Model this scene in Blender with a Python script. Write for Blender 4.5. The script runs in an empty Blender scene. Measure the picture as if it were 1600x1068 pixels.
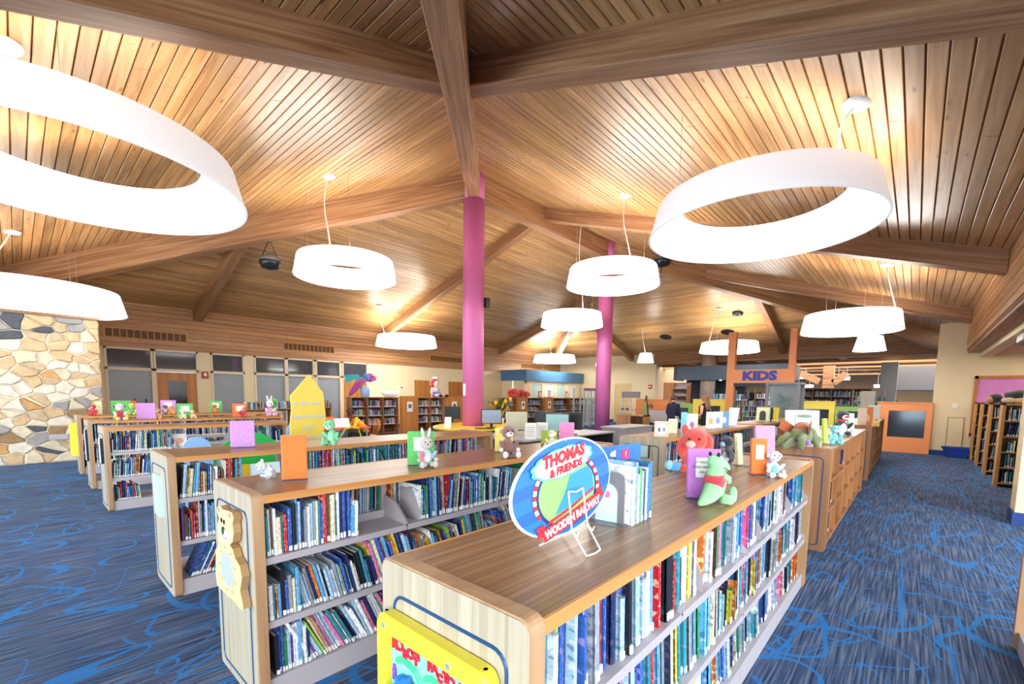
import bpy, bmesh, math, random
import numpy as np
from mathutils import Vector, Matrix, Euler
rnd = random.Random(7)
S = bpy.context.scene
COL = S.collection
PI = math.pi

# ------------------------------------------------------------------ camera
FPX, CX, CY, YAW, PITCH, ROLL, EYE = 697.0, 800.0, 681.5, .733, -.0944, -.0135, 1.6
_F = Vector((math.cos(YAW)*math.cos(PITCH), math.sin(YAW)*math.cos(PITCH), math.sin(PITCH)))
_R = Vector((math.sin(YAW), -math.cos(YAW), 0)); _D = _F.cross(_R)
_R2 = _R*math.cos(ROLL)+_D*math.sin(ROLL); _D2 = -_R*math.sin(ROLL)+_D*math.cos(ROLL)
cd = bpy.data.cameras.new('camera'); cam = bpy.data.objects.new('camera', cd); COL.objects.link(cam)
cd.sensor_width = 36; cd.lens = FPX/1600*36; cd.shift_y = (CY-534)/1600; cd.clip_start = .02; cd.clip_end = 200
cam.matrix_world = Matrix(((_R2.x, -_D2.x, -_F.x, 0), (_R2.y, -_D2.y, -_F.y, 0), (_R2.z, -_D2.z, -_F.z, EYE), (0, 0, 0, 1)))
S.camera = cam
def ray(px, py): return _R2*((px-CX)/FPX)+_D2*((py-CY)/FPX)+_F
def atz(px, py, z): d = ray(px, py); return Vector((0, 0, EYE))+d*((z-EYE)/d.z)
def atx(px, py, x): d = ray(px, py); return Vector((0, 0, EYE))+d*(x/d.x)
def aty(px, py, y): d = ray(px, py); return Vector((0, 0, EYE))+d*(y/d.y)
def proj(p):
    d = Vector(p)-Vector((0, 0, EYE)); w = d.dot(_F)
    if w < .05: return None
    return (CX+FPX*d.dot(_R2)/w, CY+FPX*d.dot(_D2)/w, w)

# ------------------------------------------------------------------ world, exposure
W = bpy.data.worlds.new('daylight'); S.world = W; W.use_nodes = True
W.node_tree.nodes['Background'].inputs[0].default_value = (.74, .87, 1, 1)
W.node_tree.nodes['Background'].inputs[1].default_value = 1.15
S.view_settings.view_transform = 'Standard'; S.view_settings.look = 'None'
S.view_settings.gamma = 1; S.view_settings.use_curve_mapping = False
S.view_settings.exposure = 1.15
try:
    S.cycles.max_bounces = 7; S.cycles.diffuse_bounces = 5; S.cycles.glossy_bounces = 3
    S.cycles.sample_clamp_indirect = 6; S.cycles.use_denoising = True
except Exception: pass

def area(name, loc, rot, sx, sy, power, color):
    l = bpy.data.lights.new(name, 'AREA'); l.shape = 'RECTANGLE'; l.size = sx; l.size_y = sy; l.energy = power; l.color = color
    o = bpy.data.objects.new(name, l); COL.objects.link(o); o.location = loc; o.rotation_euler = rot; return o
# daylight of the window walls left of and behind the camera, then two added fills
area('window_daylight', (-4.6, 7, 1.6), (0, -PI/2, 0), 2.6, 15, 240, (.60, .80, 1))
area('window_daylight', (1.5, -5.2, 1.9), (PI/2, 0, 0), 9, 2.6, 120, (.95, .97, 1))
area('window_daylight', (21.3, 17.0, 1.6), (-PI/2, 0, 0), 5, 2, 60, (.95, .98, 1))  # added light that brightens the office bay, not a window
area('window_daylight', (34, 4, 3.4), (0, 0, 0), 14, 18, 2300, (1, .94, .85))  # added overhead fill for the adult library, no window there

sl = bpy.data.lights.new('low_sun_fill', 'SUN'); sl.energy = 1.9; sl.angle = 1.0; sl.color = (1, .98, .95)  # soft low sun added to light the far walls evenly
so = bpy.data.objects.new('low_sun_fill', sl); COL.objects.link(so); so.rotation_euler = Vector((.72, .66, -.10)).to_track_quat('-Z', 'Y').to_euler()

# ------------------------------------------------------------------ helpers
class MB:
    def __init__(s): s.v = []; s.f = []; s.m = []; s.c = []
    def add(s, vs, fs, m=0, c=None):
        b = len(s.v); s.v += [tuple(p) for p in vs]
        for f in fs: s.f.append([b+i for i in f]); s.m.append(m); s.c.append(c)
    def box(s, x0, x1, y0, y1, z0, z1, m=0, c=None, M=None):
        vs = [(x, y, z) for z in (z0, z1) for y in (y0, y1) for x in (x0, x1)]
        if M is not None: vs = [M @ Vector(p) for p in vs]
        s.add(vs, [(0, 2, 3, 1), (4, 5, 7, 6), (0, 1, 5, 4), (2, 6, 7, 3), (0, 4, 6, 2), (1, 3, 7, 5)], m, c); return s
    def prism(s, pts, a, b, m=0, c=None, cap=True):
        """pts: list of 3D points (polygon), a, b: offset vectors"""
        n = len(pts); a = Vector(a); b = Vector(b)
        vs = [Vector(p)+a for p in pts]+[Vector(p)+b for p in pts]
        fs = [(i, (i+1) % n, n+(i+1) % n, n+i) for i in range(n)]
        if cap: fs += [tuple(range(n))[::-1], tuple(range(n, 2*n))]
        s.add(vs, fs, m, c); return s
    def loft(s, rings, m=0, c=None, closed=False, caps=True):
        n = len(rings[0]); vs = [p for r in rings for p in r]; fs = []
        k = len(rings)
        for j in range(k if closed else k-1):
            a, b = j*n, ((j+1) % k)*n
            fs += [(a+i, a+(i+1) % n, b+(i+1) % n, b+i) for i in range(n)]
        if caps and not closed: fs += [tuple(range(n))[::-1], tuple(range((k-1)*n, k*n))]
        s.add(vs, fs, m, c); return s
    def lathe(s, prof, n=24, m=0, c=None, o=(0, 0, 0), closed=False, M=None):
        rings = []
        for r, z in prof:
            ring = [Vector((o[0]+r*math.cos(2*PI*i/n), o[1]+r*math.sin(2*PI*i/n), o[2]+z)) for i in range(n)]
            if M is not None: ring = [M @ p for p in ring]
            rings.append(ring)
        return s.loft(rings, m, c, closed)
    def tube(s, path, r, n=8, m=0, c=None, closed=False):
        P = [Vector(p) for p in path]; rings = []; k = len(P); up = None
        for i, p in enumerate(P):
            d = (P[(i+1) % k]-P[i-1]) if closed else (P[min(i+1, k-1)]-P[max(i-1, 0)])
            d.normalize()
            if up is None: up = d.orthogonal().normalized()
            u = (up-d*up.dot(d)); u = u.normalized() if u.length > 1e-5 else d.orthogonal().normalized(); up = u; w = d.cross(u)
            rr = r[i] if isinstance(r, (list, tuple)) else r
            rings.append([p+(u*math.cos(2*PI*j/n)+w*math.sin(2*PI*j/n))*rr for j in range(n)])
        return s.loft(rings, m, c, closed)
    def ell(s, c, r, m=0, col=None, M=None, n=14, k=9, wob=0):
        rings = []
        for j in range(k+1):
            t = PI*j/k; rings.append([])
            for i in range(n):
                a = 2*PI*i/n; q = 1+(rnd.uniform(-wob, wob) if wob and 0 < j < k else 0)
                p = Vector((r[0]*math.sin(t)*math.cos(a)*q, r[1]*math.sin(t)*math.sin(a)*q, -r[2]*math.cos(t)*q))
                if M is not None: p = M @ p
                rings[-1].append(p+Vector(c))
        return s.loft(rings, m, col, caps=False)
    def mesh(s, name, mats, smooth=False):
        me = bpy.data.meshes.new(name); me.from_pydata(s.v, [], s.f)
        for m in (mats if isinstance(mats, (list, tuple)) else [mats]): me.materials.append(m)
        me.polygons.foreach_set('material_index', s.m)
        if smooth: me.polygons.foreach_set('use_smooth', [True]*len(s.f))
        if any(c is not None for c in s.c):
            ca = me.color_attributes.new('col', 'FLOAT_COLOR', 'CORNER'); d = []
            for f, c in zip(s.f, s.c): d += list(c or (1, 1, 1, 1))*len(f)
            ca.data.foreach_set('color', d)
        me.validate(); me.update(); return me
def link(name, me, parent=None, loc=(0, 0, 0), rot=(0, 0, 0), scale=(1, 1, 1)):
    o = bpy.data.objects.new(name, me); COL.objects.link(o); o.location = loc; o.rotation_euler = rot; o.scale = scale
    if parent: o.parent = parent
    return o
def obj(name, mb, mats, parent=None, smooth=False, **k): return link(name, mb.mesh(name, mats, smooth), parent, **k)
def tag(o, label=None, cat=None, group=None, kind=None):
    if label: o['label'] = label
    if cat: o['category'] = cat
    if group: o['group'] = group
    if kind: o['kind'] = kind
    return o
def thing(name, label, cat, loc=(0, 0, 0), rz=0, group=None, kind=None):
    o = bpy.data.objects.new(name, None); COL.objects.link(o); o.location = loc; o.rotation_euler = (0, 0, rz); o.empty_display_size = .1
    return tag(o, label, cat, group, kind)
def bevel(o, w=.004, seg=2):
    m = o.modifiers.new('bevel', 'BEVEL'); m.width = w; m.segments = seg; m.limit_method = 'ANGLE'; return o
_fonts = {}
def text(name, body, size, mat, parent=None, loc=(0, 0, 0), rot=(0, 0, 0), ext=.001, shear=0, align='CENTER', bold=0, scale=(1, 1, 1), kind=None):
    cu = bpy.data.curves.new(name, 'FONT'); cu.body = body; cu.size = size; cu.extrude = ext; cu.shear = shear; cu.align_x = align; cu.align_y = 'CENTER'
    cu.offset = bold; cu.resolution_u = 2
    t = bpy.data.objects.new(name, cu); COL.objects.link(t)
    me = bpy.data.meshes.new_from_object(t.evaluated_get(bpy.context.evaluated_depsgraph_get()))
    bpy.data.objects.remove(t); me.name = name; me.materials.clear(); me.materials.append(mat)
    return link(name, me, parent, loc, rot, scale)

# ------------------------------------------------------------------ materials
def srgb(h):
    h = h.lstrip('#'); c = [int(h[i:i+2], 16)/255 for i in (0, 2, 4)]
    return tuple(((x/12.92) if x < .04045 else ((x+.055)/1.055)**2.4) for x in c)+(1,)
_mats = {}
def mat(name, color, rough=.5, metal=0, var=0, vs=8, bump=0, bs=60, spec=.5, emit=0, sheen=0, alpha=1):
    if name in _mats: return _mats[name]
    m = bpy.data.materials.new(name); m.use_nodes = True; N = m.node_tree.nodes; L = m.node_tree.links; b = N['Principled BSDF']
    c = srgb(color) if isinstance(color, str) else color
    b.inputs['Base Color'].default_value = c; b.inputs['Roughness'].default_value = rough; b.inputs['Metallic'].default_value = metal
    b.inputs['Specular IOR Level'].default_value = spec
    if sheen: b.inputs['Sheen Weight'].default_value = sheen
    tc = N.new('ShaderNodeTexCoord')
    nz = N.new('ShaderNodeTexNoise'); nz.inputs['Scale'].default_value = vs; nz.inputs['Detail'].default_value = 3; L.new(tc.outputs['Object'], nz.inputs['Vector'])
    mx = N.new('ShaderNodeMixRGB'); mx.inputs[1].default_value = tuple(x*(1-var) for x in c[:3])+(1,); mx.inputs[2].default_value = tuple(min(1, x*(1+var)) for x in c[:3])+(1,)
    L.new(nz.outputs[0], mx.inputs[0]); L.new(mx.outputs[0], b.inputs['Base Color'])
    if bump:
        n2 = N.new('ShaderNodeTexNoise'); n2.inputs['Scale'].default_value = bs; L.new(tc.outputs['Object'], n2.inputs['Vector'])
        bp = N.new('ShaderNodeBump'); bp.inputs['Strength'].default_value = bump; bp.inputs['Distance'].default_value = .01
        L.new(n2.outputs[0], bp.inputs['Height']); L.new(bp.outputs[0], b.inputs['Normal'])
    if emit: b.inputs['Emission Color'].default_value = c; b.inputs['Emission Strength'].default_value = emit
    _mats[name] = m; return m
def ramp(N, stops):
    r = N.new('ShaderNodeValToRGB'); e = r.color_ramp.elements
    e[0].position, e[0].color = stops[0][0], srgb(stops[0][1]); e[1].position, e[1].color = stops[-1][0], srgb(stops[-1][1])
    for p, c in stops[1:-1]: k = e.new(p); k.color = srgb(c)
    return r
def wood(name, dark, mid, light, axis='X', sc=1.0, rough=.4, plank=0, across='Y', knots=0, bump=.15, contrast=1, angle=0, fine=1):
    if name in _mats: return _mats[name]
    m = bpy.data.materials.new(name); m.use_nodes = True; N = m.node_tree.nodes; L = m.node_tree.links; b = N['Principled BSDF']
    b.inputs['Roughness'].default_value = rough
    tc = N.new('ShaderNodeTexCoord'); mp = N.new('ShaderNodeMapping'); mp.vector_type = 'POINT'
    if angle: 
        m0 = N.new('ShaderNodeMapping'); m0.inputs['Rotation'].default_value = (0, 0, angle); L.new(tc.outputs['Object'], m0.inputs[0]); L.new(m0.outputs[0], mp.inputs[0])
    else: L.new(tc.outputs['Object'], mp.inputs[0])
    s = {'X': (.5, 9, 9), 'Y': (9, .5, 9), 'Z': (9, 9, .5)}[axis]; mp.inputs['Scale'].default_value = tuple(q*sc*(fine if q > 1 else 1) for q in s)
    vec = mp.outputs[0]
    sep = None
    if plank:
        sep = N.new('ShaderNodeSeparateXYZ'); L.new(tc.outputs['Object'], sep.inputs[0])
        dv = N.new('ShaderNodeMath'); dv.operation = 'DIVIDE'; dv.inputs[1].default_value = plank; L.new(sep.outputs[across], dv.inputs[0])
        fl = N.new('ShaderNodeMath'); fl.operation = 'FLOOR'; L.new(dv.outputs[0], fl.inputs[0])
        wn = N.new('ShaderNodeTexWhiteNoise'); wn.noise_dimensions = '1D'; L.new(fl.outputs[0], wn.inputs['W'])
        va = N.new('ShaderNodeVectorMath'); va.operation = 'ADD'; L.new(mp.outputs[0], va.inputs[0])
        vm = N.new('ShaderNodeVectorMath'); vm.operation = 'SCALE'; vm.inputs['Scale'].default_value = 40; L.new(wn.outputs['Color'], vm.inputs[0]); L.new(vm.outputs[0], va.inputs[1]); vec = va.outputs[0]
    nz = N.new('ShaderNodeTexNoise'); nz.inputs['Scale'].default_value = 1.3; nz.inputs['Detail'].default_value = 5; nz.inputs['Distortion'].default_value = .8; L.new(vec, nz.inputs['Vector'])
    r = ramp(N, [(.5-.22/contrast, dark), (.5, mid), (.5+.22/contrast, light)]); L.new(nz.outputs[0], r.inputs[0])
    out = r.outputs[0]
    if plank:
        mu = N.new('ShaderNodeMixRGB'); mu.blend_type = 'MULTIPLY'; mu.inputs[0].default_value = 1
        mr = N.new('ShaderNodeMapRange'); mr.inputs['To Min'].default_value = .72; mr.inputs['To Max'].default_value = 1.12; L.new(wn.outputs['Value'], mr.inputs[0])
        L.new(out, mu.inputs[1]); L.new(mr.outputs[0], mu.inputs[2]); out = mu.outputs[0]
    if knots:
        m2 = N.new('ShaderNodeMapping'); m2.inputs['Scale'].default_value = {'X': (1.4, 5, 5), 'Y': (5, 1.4, 5), 'Z': (5, 5, 1.4)}[axis]; L.new(tc.outputs['Object'], m2.inputs[0])
        vo = N.new('ShaderNodeTexVoronoi'); vo.inputs['Scale'].default_value = 1.2; L.new(m2.outputs[0], vo.inputs['Vector'])
        kr = N.new('ShaderNodeMapRange'); kr.inputs['From Min'].default_value = .05; kr.inputs['From Max'].default_value = .13; kr.inputs['To Min'].default_value = knots; kr.inputs['To Max'].default_value = 0; L.new(vo.outputs['Distance'], kr.inputs[0])
        mk = N.new('ShaderNodeMixRGB'); mk.inputs[2].default_value = tuple(x*.35 for x in srgb(dark)[:3])+(1,); L.new(kr.outputs[0], mk.inputs[0]); L.new(out, mk.inputs[1]); out = mk.outputs[0]
    L.new(out, b.inputs['Base Color'])
    bp = N.new('ShaderNodeBump'); bp.inputs['Strength'].default_value = bump; bp.inputs['Distance'].default_value = .005; L.new(nz.outputs[0], bp.inputs['Height'])
    if bump: L.new(bp.outputs[0], b.inputs['Normal'])
    _mats[name] = m; return m
PW = .142
M_deckX = wood('deck_plank_x', '#a8794a', '#c79760', '#d9b283', 'X', 1, .34, PW, 'Y', .8, .1)
M_deckY = wood('deck_plank_y', '#a8794a', '#c79760', '#d9b283', 'Y', 1, .34, PW, 'X', .8, .1)
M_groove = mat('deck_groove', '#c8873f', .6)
M_grooveD = mat('deck_groove_dark', '#7a4a22', .6)  # darker brown backing behind planks and vents
M_beam = {a: wood('beam_'+a, '#7d5231', '#a0724c', '#bb9068', a, .9, .5, bump=.15, fine=1.8) for a in 'XY'}
M_beamA = wood('beam_diagonal_a', '#7d5231', '#a0724c', '#bb9068', 'X', .9, .5, bump=.15, fine=1.8, angle=-PI/4)
M_beamB = wood('beam_diagonal_b', '#7d5231', '#a0724c', '#bb9068', 'X', .9, .5, bump=.15, fine=1.8, angle=PI/4)
M_wallplank = wood('wall_plank', '#bd8654', '#d39e69', '#e1b281', 'X', .8, .45, PW, 'Z', .5, .1)
M_cream = mat('cream_paint', '#ead9b0', .6, var=.03, vs=1)
M_pink = mat('pink_column_paint', '#cc6ba6', .38, var=.08, vs=90, bump=.3, bs=220)
M_white = mat('white_paint', '#e9e9e6', .5)
M_frame = mat('window_frame_paint', '#e6d5b4', .5)
M_blue_base = mat('blue_baseboard', '#1d3f86', .5)
M_black = mat('black_plastic', '#16171a', .4)
M_steel = mat('grey_steel_shelf', '#a9a3a6', .45, var=.05)
M_steelD = mat('dark_grey_steel', '#6d6a6e', .4)
M_paper = mat('paper_white', '#f1efe8', .7)

# ------------------------------------------------------------------ floor (carpet)
def carpet():
    m = bpy.data.materials.new('carpet'); m.use_nodes = True; N = m.node_tree.nodes; L = m.node_tree.links; b = N['Principled BSDF']
    b.inputs['Roughness'].default_value = .9; b.inputs['Specular IOR Level'].default_value = .15
    tc = N.new('ShaderNodeTexCoord')
    def mp(s): q = N.new('ShaderNodeMapping'); q.inputs['Scale'].default_value = s; L.new(tc.outputs['Object'], q.inputs[0]); return q.outputs[0]
    def noise(v, s, d=2, dist=0): q = N.new('ShaderNodeTexNoise'); q.inputs['Scale'].default_value = s; q.inputs['Detail'].default_value = d; q.inputs['Distortion'].default_value = dist; L.new(v, q.inputs['Vector']); return q.outputs[0]
    def math_(op, a, b_=None, c=None):
        q = N.new('ShaderNodeMath'); q.operation = op
        for i, x in enumerate((a, b_, c)):
            if x is None: continue
            if isinstance(x, (int, float)): q.inputs[i].default_value = x
            else: L.new(x, q.inputs[i])
        return q.outputs[0]
    def mr(x, a, b_, c, d): q = N.new('ShaderNodeMapRange'); L.new(x, q.inputs[0]); [setattr(q.inputs[i+1], 'default_value', v) for i, v in enumerate((a, b_, c, d))]; return q.outputs[0]
    streak = noise(mp((2.2, 75, 1)), 1, 3)
    rb = ramp(N, [(.34, '#25375a'), (.5, '#445676'), (.66, '#6c7688')]); L.new(streak, rb.inputs[0])
    # curls: iso-lines of two distorted noises, thick and thin
    def lines(scale, seed, k, w, dist):
        v = N.new('ShaderNodeVectorMath'); v.operation = 'ADD'; L.new(tc.outputs['Object'], v.inputs[0]); v.inputs[1].default_value = (seed, seed*1.35, seed)
        n = noise(v.outputs[0], scale, .4, dist)
        fr = math_('FRACT', math_('MULTIPLY', n, k)); d = math_('ABSOLUTE', math_('SUBTRACT', fr, .5))
        return math_('LESS_THAN', d, w)
    wid = mr(noise(mp((1, 1, 1)), 1.4, 1), .4, .72, .010, .048)
    l1 = lines(1.25, 3.1, 3.2, wid, 1.0)
    def rings(scale, seed, r, w):
        v = N.new('ShaderNodeVectorMath'); v.operation = 'ADD'; L.new(tc.outputs['Object'], v.inputs[0]); v.inputs[1].default_value = (seed, seed*1.3, 0)
        nz = N.new('ShaderNodeTexNoise'); nz.inputs['Scale'].default_value = 1.1; nz.inputs['Detail'].default_value = 0; L.new(v.outputs[0], nz.inputs['Vector'])
        sm = N.new('ShaderNodeVectorMath'); sm.operation = 'SCALE'; sm.inputs['Scale'].default_value = .9; L.new(nz.outputs['Color'], sm.inputs[0])
        v2 = N.new('ShaderNodeVectorMath'); v2.operation = 'ADD'; L.new(v.outputs[0], v2.inputs[0]); L.new(sm.outputs[0], v2.inputs[1])
        m3 = N.new('ShaderNodeMapping'); m3.inputs['Scale'].default_value = (.8, 1.25, 0); L.new(v2.outputs[0], m3.inputs[0])
        vo = N.new('ShaderNodeTexVoronoi'); vo.voronoi_dimensions = '2D'; vo.inputs['Scale'].default_value = scale; L.new(m3.outputs[0], vo.inputs['Vector'])
        d = math_('ABSOLUTE', math_('SUBTRACT', vo.outputs['Distance'], r)); g = math_('LESS_THAN', d, w)
        return math_('MULTIPLY', g, math_('GREATER_THAN', noise(v.outputs[0], 1.7, 1), .42))
    r1 = rings(1.05, 2.3, .30, math_('MULTIPLY', wid, .75)); r2 = rings(.8, 17.9, .36, math_('MULTIPLY', wid, .5)); r3 = rings(1.5, 31.1, .26, math_('MULTIPLY', wid, .5))
    st = math_('GREATER_THAN', noise(mp((.30, 9, 1)), 1, 1), .685)
    blk = math_('GREATER_THAN', noise(mp((1.0, 3.2, 1)), 1.1, 1, .2), .70)
    msk = math_('MAXIMUM', math_('MAXIMUM', l1, math_('MAXIMUM', r1, math_('MAXIMUM', r2, r3))), math_('MAXIMUM', math_('MULTIPLY', st, .75), math_('MULTIPLY', blk, .5)))
    msk = math_('MULTIPLY', msk, mr(noise(mp((6, 60, 1)), 1, 2), .3, .6, .5, .95))
    mx = N.new('ShaderNodeMixRGB'); L.new(msk, mx.inputs[0]); L.new(rb.outputs[0], mx.inputs[1]); mx.inputs[2].default_value = srgb('#2a78bd')
    L.new(mx.outputs[0], b.inputs['Base Color'])
    bp = N.new('ShaderNodeBump'); bp.inputs['Strength'].default_value = .5; bp.inputs['Distance'].default_value = .004; L.new(streak, bp.inputs['Height']); L.new(bp.outputs[0], b.inputs['Normal'])
    return m
M_carpet = carpet()
tag(obj('floor', MB().box(-6, 48, -8, 24, -.06, 0), M_carpet), 'blue and grey carpet with bright blue curling lines', kind='structure')

# ------------------------------------------------------------------ roof
RX0, RX1, RY, RZ, SL = 8.1, 14.7, 8.7, 7.15, .325
YL, YR, XE, XW = 17.8, -.95, 24.5, -4.5
def deck(x, y): return RZ-SL*max(x-RX1, RX0-x, abs(y-RY), 0)
def clip(poly, a, b, c):   # keep a*x+b*y<=c
    out = []
    for i in range(len(poly)):
        p, q = poly[i], poly[(i+1) % len(poly)]; dp = a*p[0]+b*p[1]-c; dq = a*q[0]+b*q[1]-c
        if dp <= 0: out.append(p)
        if (dp < 0 < dq) or (dq < 0 < dp): t = dp/(dp-dq); out.append((p[0]+(q[0]-p[0])*t, p[1]+(q[1]-p[1])*t))
    return out
SECT = {
 'right': dict(poly=[(XW, YR), (XE, YR), (RX1, RY), (RX0, RY)], along='X', n=0),
 'near':  dict(poly=[(XW, YR), (RX0, RY), (XW, YL)], along='Y', n=0),
 'back':  dict(poly=[(XW, YL), (RX0, RY), (RX1, RY), (XE, YL)], along='X', n=0),
 'end':   dict(poly=[(XE, YR), (XE, YL), (RX1, RY)], along='Y', n=0)}
# exact hip clip: sector areas where its own distance is the largest one
HIP = {'right': [(-1, 1, RY-RX0), (1, 1, RY+RX1), (0, 1, RY)], 'near': [(1, -1, RX0-RY), (1, 1, RX0+RY), (1, 0, RX0)],
       'back': [(-1, -1, -(RX0+RY)), (1, -1, RX1-RY), (0, -1, -RY)], 'end': [(-1, 1, RY-RX1), (-1, -1, -(RX1+RY)), (-1, 0, -RX1)]}
for nm, s in SECT.items():
    base = [(XW, YR), (XE, YR), (XE, YL), (XW, YL)]
    for h in HIP[nm]: base = clip(base, *h)
    root = thing('ceiling', 'sloping %s side of the wooden plank roof' % nm, 'ceiling', kind='structure')
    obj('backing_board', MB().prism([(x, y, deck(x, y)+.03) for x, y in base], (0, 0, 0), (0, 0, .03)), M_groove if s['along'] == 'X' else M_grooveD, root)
    ax = 1 if s['along'] == 'X' else 0
    lo = min(p[ax] for p in base); hi = max(p[ax] for p in base)
    k = math.floor(lo/PW); pieces = []
    while k*PW < hi:
        a, b = k*PW, (k+1)*PW; g = .006
        st = clip(base, *((0, -1, -(a+g)) if ax else (-1, 0, -(a+g)))); st = clip(st, *((0, 1, b-g) if ax else (1, 0, b-g))) if len(st) > 2 else st
        if len(st) > 2:
            oa = 1-ax; l0 = min(p[oa] for p in st); l1 = max(p[oa] for p in st); c = l0+rnd.uniform(1.5, 5)
            while l0 < l1-.02:
                c = min(c, l1)
                if l1-c < .8: c = l1
                pc = clip(st, *((-1, 0, -l0) if oa == 0 else (0, -1, -l0))); pc = clip(pc, *((1, 0, c-.002) if oa == 0 else (0, 1, c-.002))) if len(pc) > 2 else pc
                if len(pc) > 2: pieces.append(pc)
                l0 = c; c += rnd.uniform(2.5, 6)
        k += 1
    def size(pc):
        cx = sum(p[0] for p in pc)/len(pc); cy = sum(p[1] for p in pc)/len(pc); q = proj((cx, cy, deck(cx, cy)))
        if q is None: return 3
        return (1/q[2]) * (1 if -300 < q[0] < 1900 and -300 < q[1] < 1200 else .3)
    pieces.sort(key=size, reverse=True)
    rest = MB()
    for i, pc in enumerate(pieces):
        pts = [(x, y, deck(x, y)+rnd.uniform(0, .0)) for x, y in pc]
        if i < 150 and nm in ('right', 'near'):
            dz = rnd.uniform(-.002, .002)
            cx = sum(p[0] for p in pc)/len(pc); cy = sum(p[1] for p in pc)/len(pc)
            # chamfered lower face
            low = []
            for x, y, z in pts:
                q = (x, y+(.006 if y < cy else -.006)) if ax else (x+(.006 if x < cx else -.006), y)
                low.append((q[0], q[1], z+dz))
            mb = MB(); mb.loft([[Vector(p) for p in low], [Vector((x, y, z+.006+dz)) for x, y, z in pts], [Vector((x, y, z+.03)) for x, y, z in pts]])
            obj('plank', mb, M_deckX if ax else M_deckY, root)
        else: rest.prism(pts, (0, 0, 0), (0, 0, .03))
    if rest.v: tag(obj('plank_rows', rest, M_deckX if ax else M_deckY, root), kind='stuff')
# outer roof skin so no daylight leaks
def beam(p0, p1, w, d, m, label, over=0, name='roof_beam'):
    """p0,p1: (x,y) plan ends; top follows the deck"""
    p0 = Vector(p0+(0,)); p1 = Vector(p1+(0,)); dr = (p1-p0).normalized(); sd = Vector((-dr.y, dr.x, 0))*w/2
    rings = []
    for t in (0, 1):
        c = p0.lerp(p1, t); zt = deck(c.x, c.y)+.05+over
        rings.append([c+sd+Vector((0, 0, zt)), c-sd+Vector((0, 0, zt)), c-sd+Vector((0, 0, zt-d-.05)), c+sd+Vector((0, 0, zt-d-.05))])
    q0 = sum(rings[0], Vector())/4; q1 = sum(rings[1], Vector())/4; ex = (q1-q0).normalized(); ey = Vector((-dr.y, dr.x, 0)); ez = ex.cross(ey)
    F = Matrix((ex, ey, ez)).transposed().to_4x4(); F.translation = q0; Fi = F.inverted()
    mb = MB(); mb.loft([[Fi @ v for v in r] for r in rings]); o = obj(name, mb, M_beam['X']); o.matrix_world = F; bevel(o, .012, 1); return tag(o, label, 'beam', kind='structure')
MID = 3.92
beam((RX0, RY), (RX1, RY), .32, .65, M_beam['X'], 'thick ridge beam joining the two pink columns')
E1 = RX0-9.65
beam((RX0, RY), (RX0-9.6, RY-9.6), .3, .62, M_beamA, 'hip beam running from overhead down to the front pink column')
beam((RX0, RY), (RX0-9.1, RY+9.1), .3, .62, M_beamB, 'long hip beam falling left from the front pink column')
beam((RX1, RY), (RX1+9.65, RY-9.65), .3, .62, M_beamB, 'hip beam falling right from the rear pink column')
beam((RX1, RY), (RX1+9.1, RY+9.1), .3, .62, M_beamA, 'hip beam behind the rear pink column')
beam((RX0-MID, RY-MID), (RX0-MID, YR), .3, .34, M_beam['Y'], 'rafter crossing the upper right over the big right ring lamp')
beam((RX0-MID, RY-MID), (XW, RY-MID), .3, .34, M_beam['X'], 'rafter crossing the upper left over the big left ring lamp')
beam((10.95, RY), (10.95, YR), .3, .36, M_beam['Y'], 'rafter behind the big right ring lamp reaching the right fascia')
beam((17.3, RY-(17.3-RX1)), (17.3, YR), .28, .36, M_beam['Y'], 'rafter above the far right ring lamp')
beam((10.95, RY), (10.95, YL), .26, .34, M_beam['Y'], 'rafter falling to the vented wall behind the front column')
beam((RX0-MID, RY+MID), (RX0-MID, YL), .26, .34, M_beam['Y'], 'short rafter landing between two wall vents on the left')
beam((18.6, 12.6), (18.6, YL), .26, .34, M_beam['Y'], 'rafter behind the rear ring lamps')
beam((18.6, 12.6), (XE, 12.6), .26, .34, M_beam['X'], 'rafter ending over the tall cream end wall')
beam((18.6, 4.8), (XE, 4.8), .26, .34, M_beam['X'], 'dark rafter ending beside the orange gate post')
# cross struts seen behind the near rafters
# columns
def column(x, y, r, top, m, label, notch):
    t = thing('column', label, 'column', (x, y, 0), kind='structure')
    obj('shaft', MB().lathe([(r, 0), (r, top)], 40), m, t, True)
    if notch: 
        for a, b in ((.19, 1),):
            obj('upper_sleeve', MB().lathe([(r*.97, top), (r*.97, deck(x, y))], 32), m, t, True)
    return t
c1 = column(8.1, 8.7, .275, 6.47, M_pink, 'front pink textured round column holding the roof beams', 1)
c2 = column(14.7, 8.7, .275, 6.47, M_pink, 'rear pink textured round column beyond the ring lamps', 1)
o = thing('wall_device', 'tiny black device on the right side of the front pink column', 'device', (8.1+.21, 8.7-.22, 3.95)); obj('housing', MB().box(-.04, .1, -.08, .04, -.12, .12), M_black, o); obj('bracket', MB().box(-.08, .0, -.02, .04, -.03, .03), M_steelD, o)
pl = MB().box(-.28, -.275, -.01, .07, 1.55, 1.85); obj('notice', pl, M_paper, c1)
for i, dy in enumerate((-.05, .1)):
    a = -2.3+i*.35; p = Vector((math.cos(a)*.28, math.sin(a)*.28, .35))
    obj('outlet_plate', MB().box(-.006, .006, -.04, .04, -.06, .06, M=Matrix.Translation(p) @ Matrix.Rotation(a, 4, 'Z')), M_paper, c2)

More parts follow.
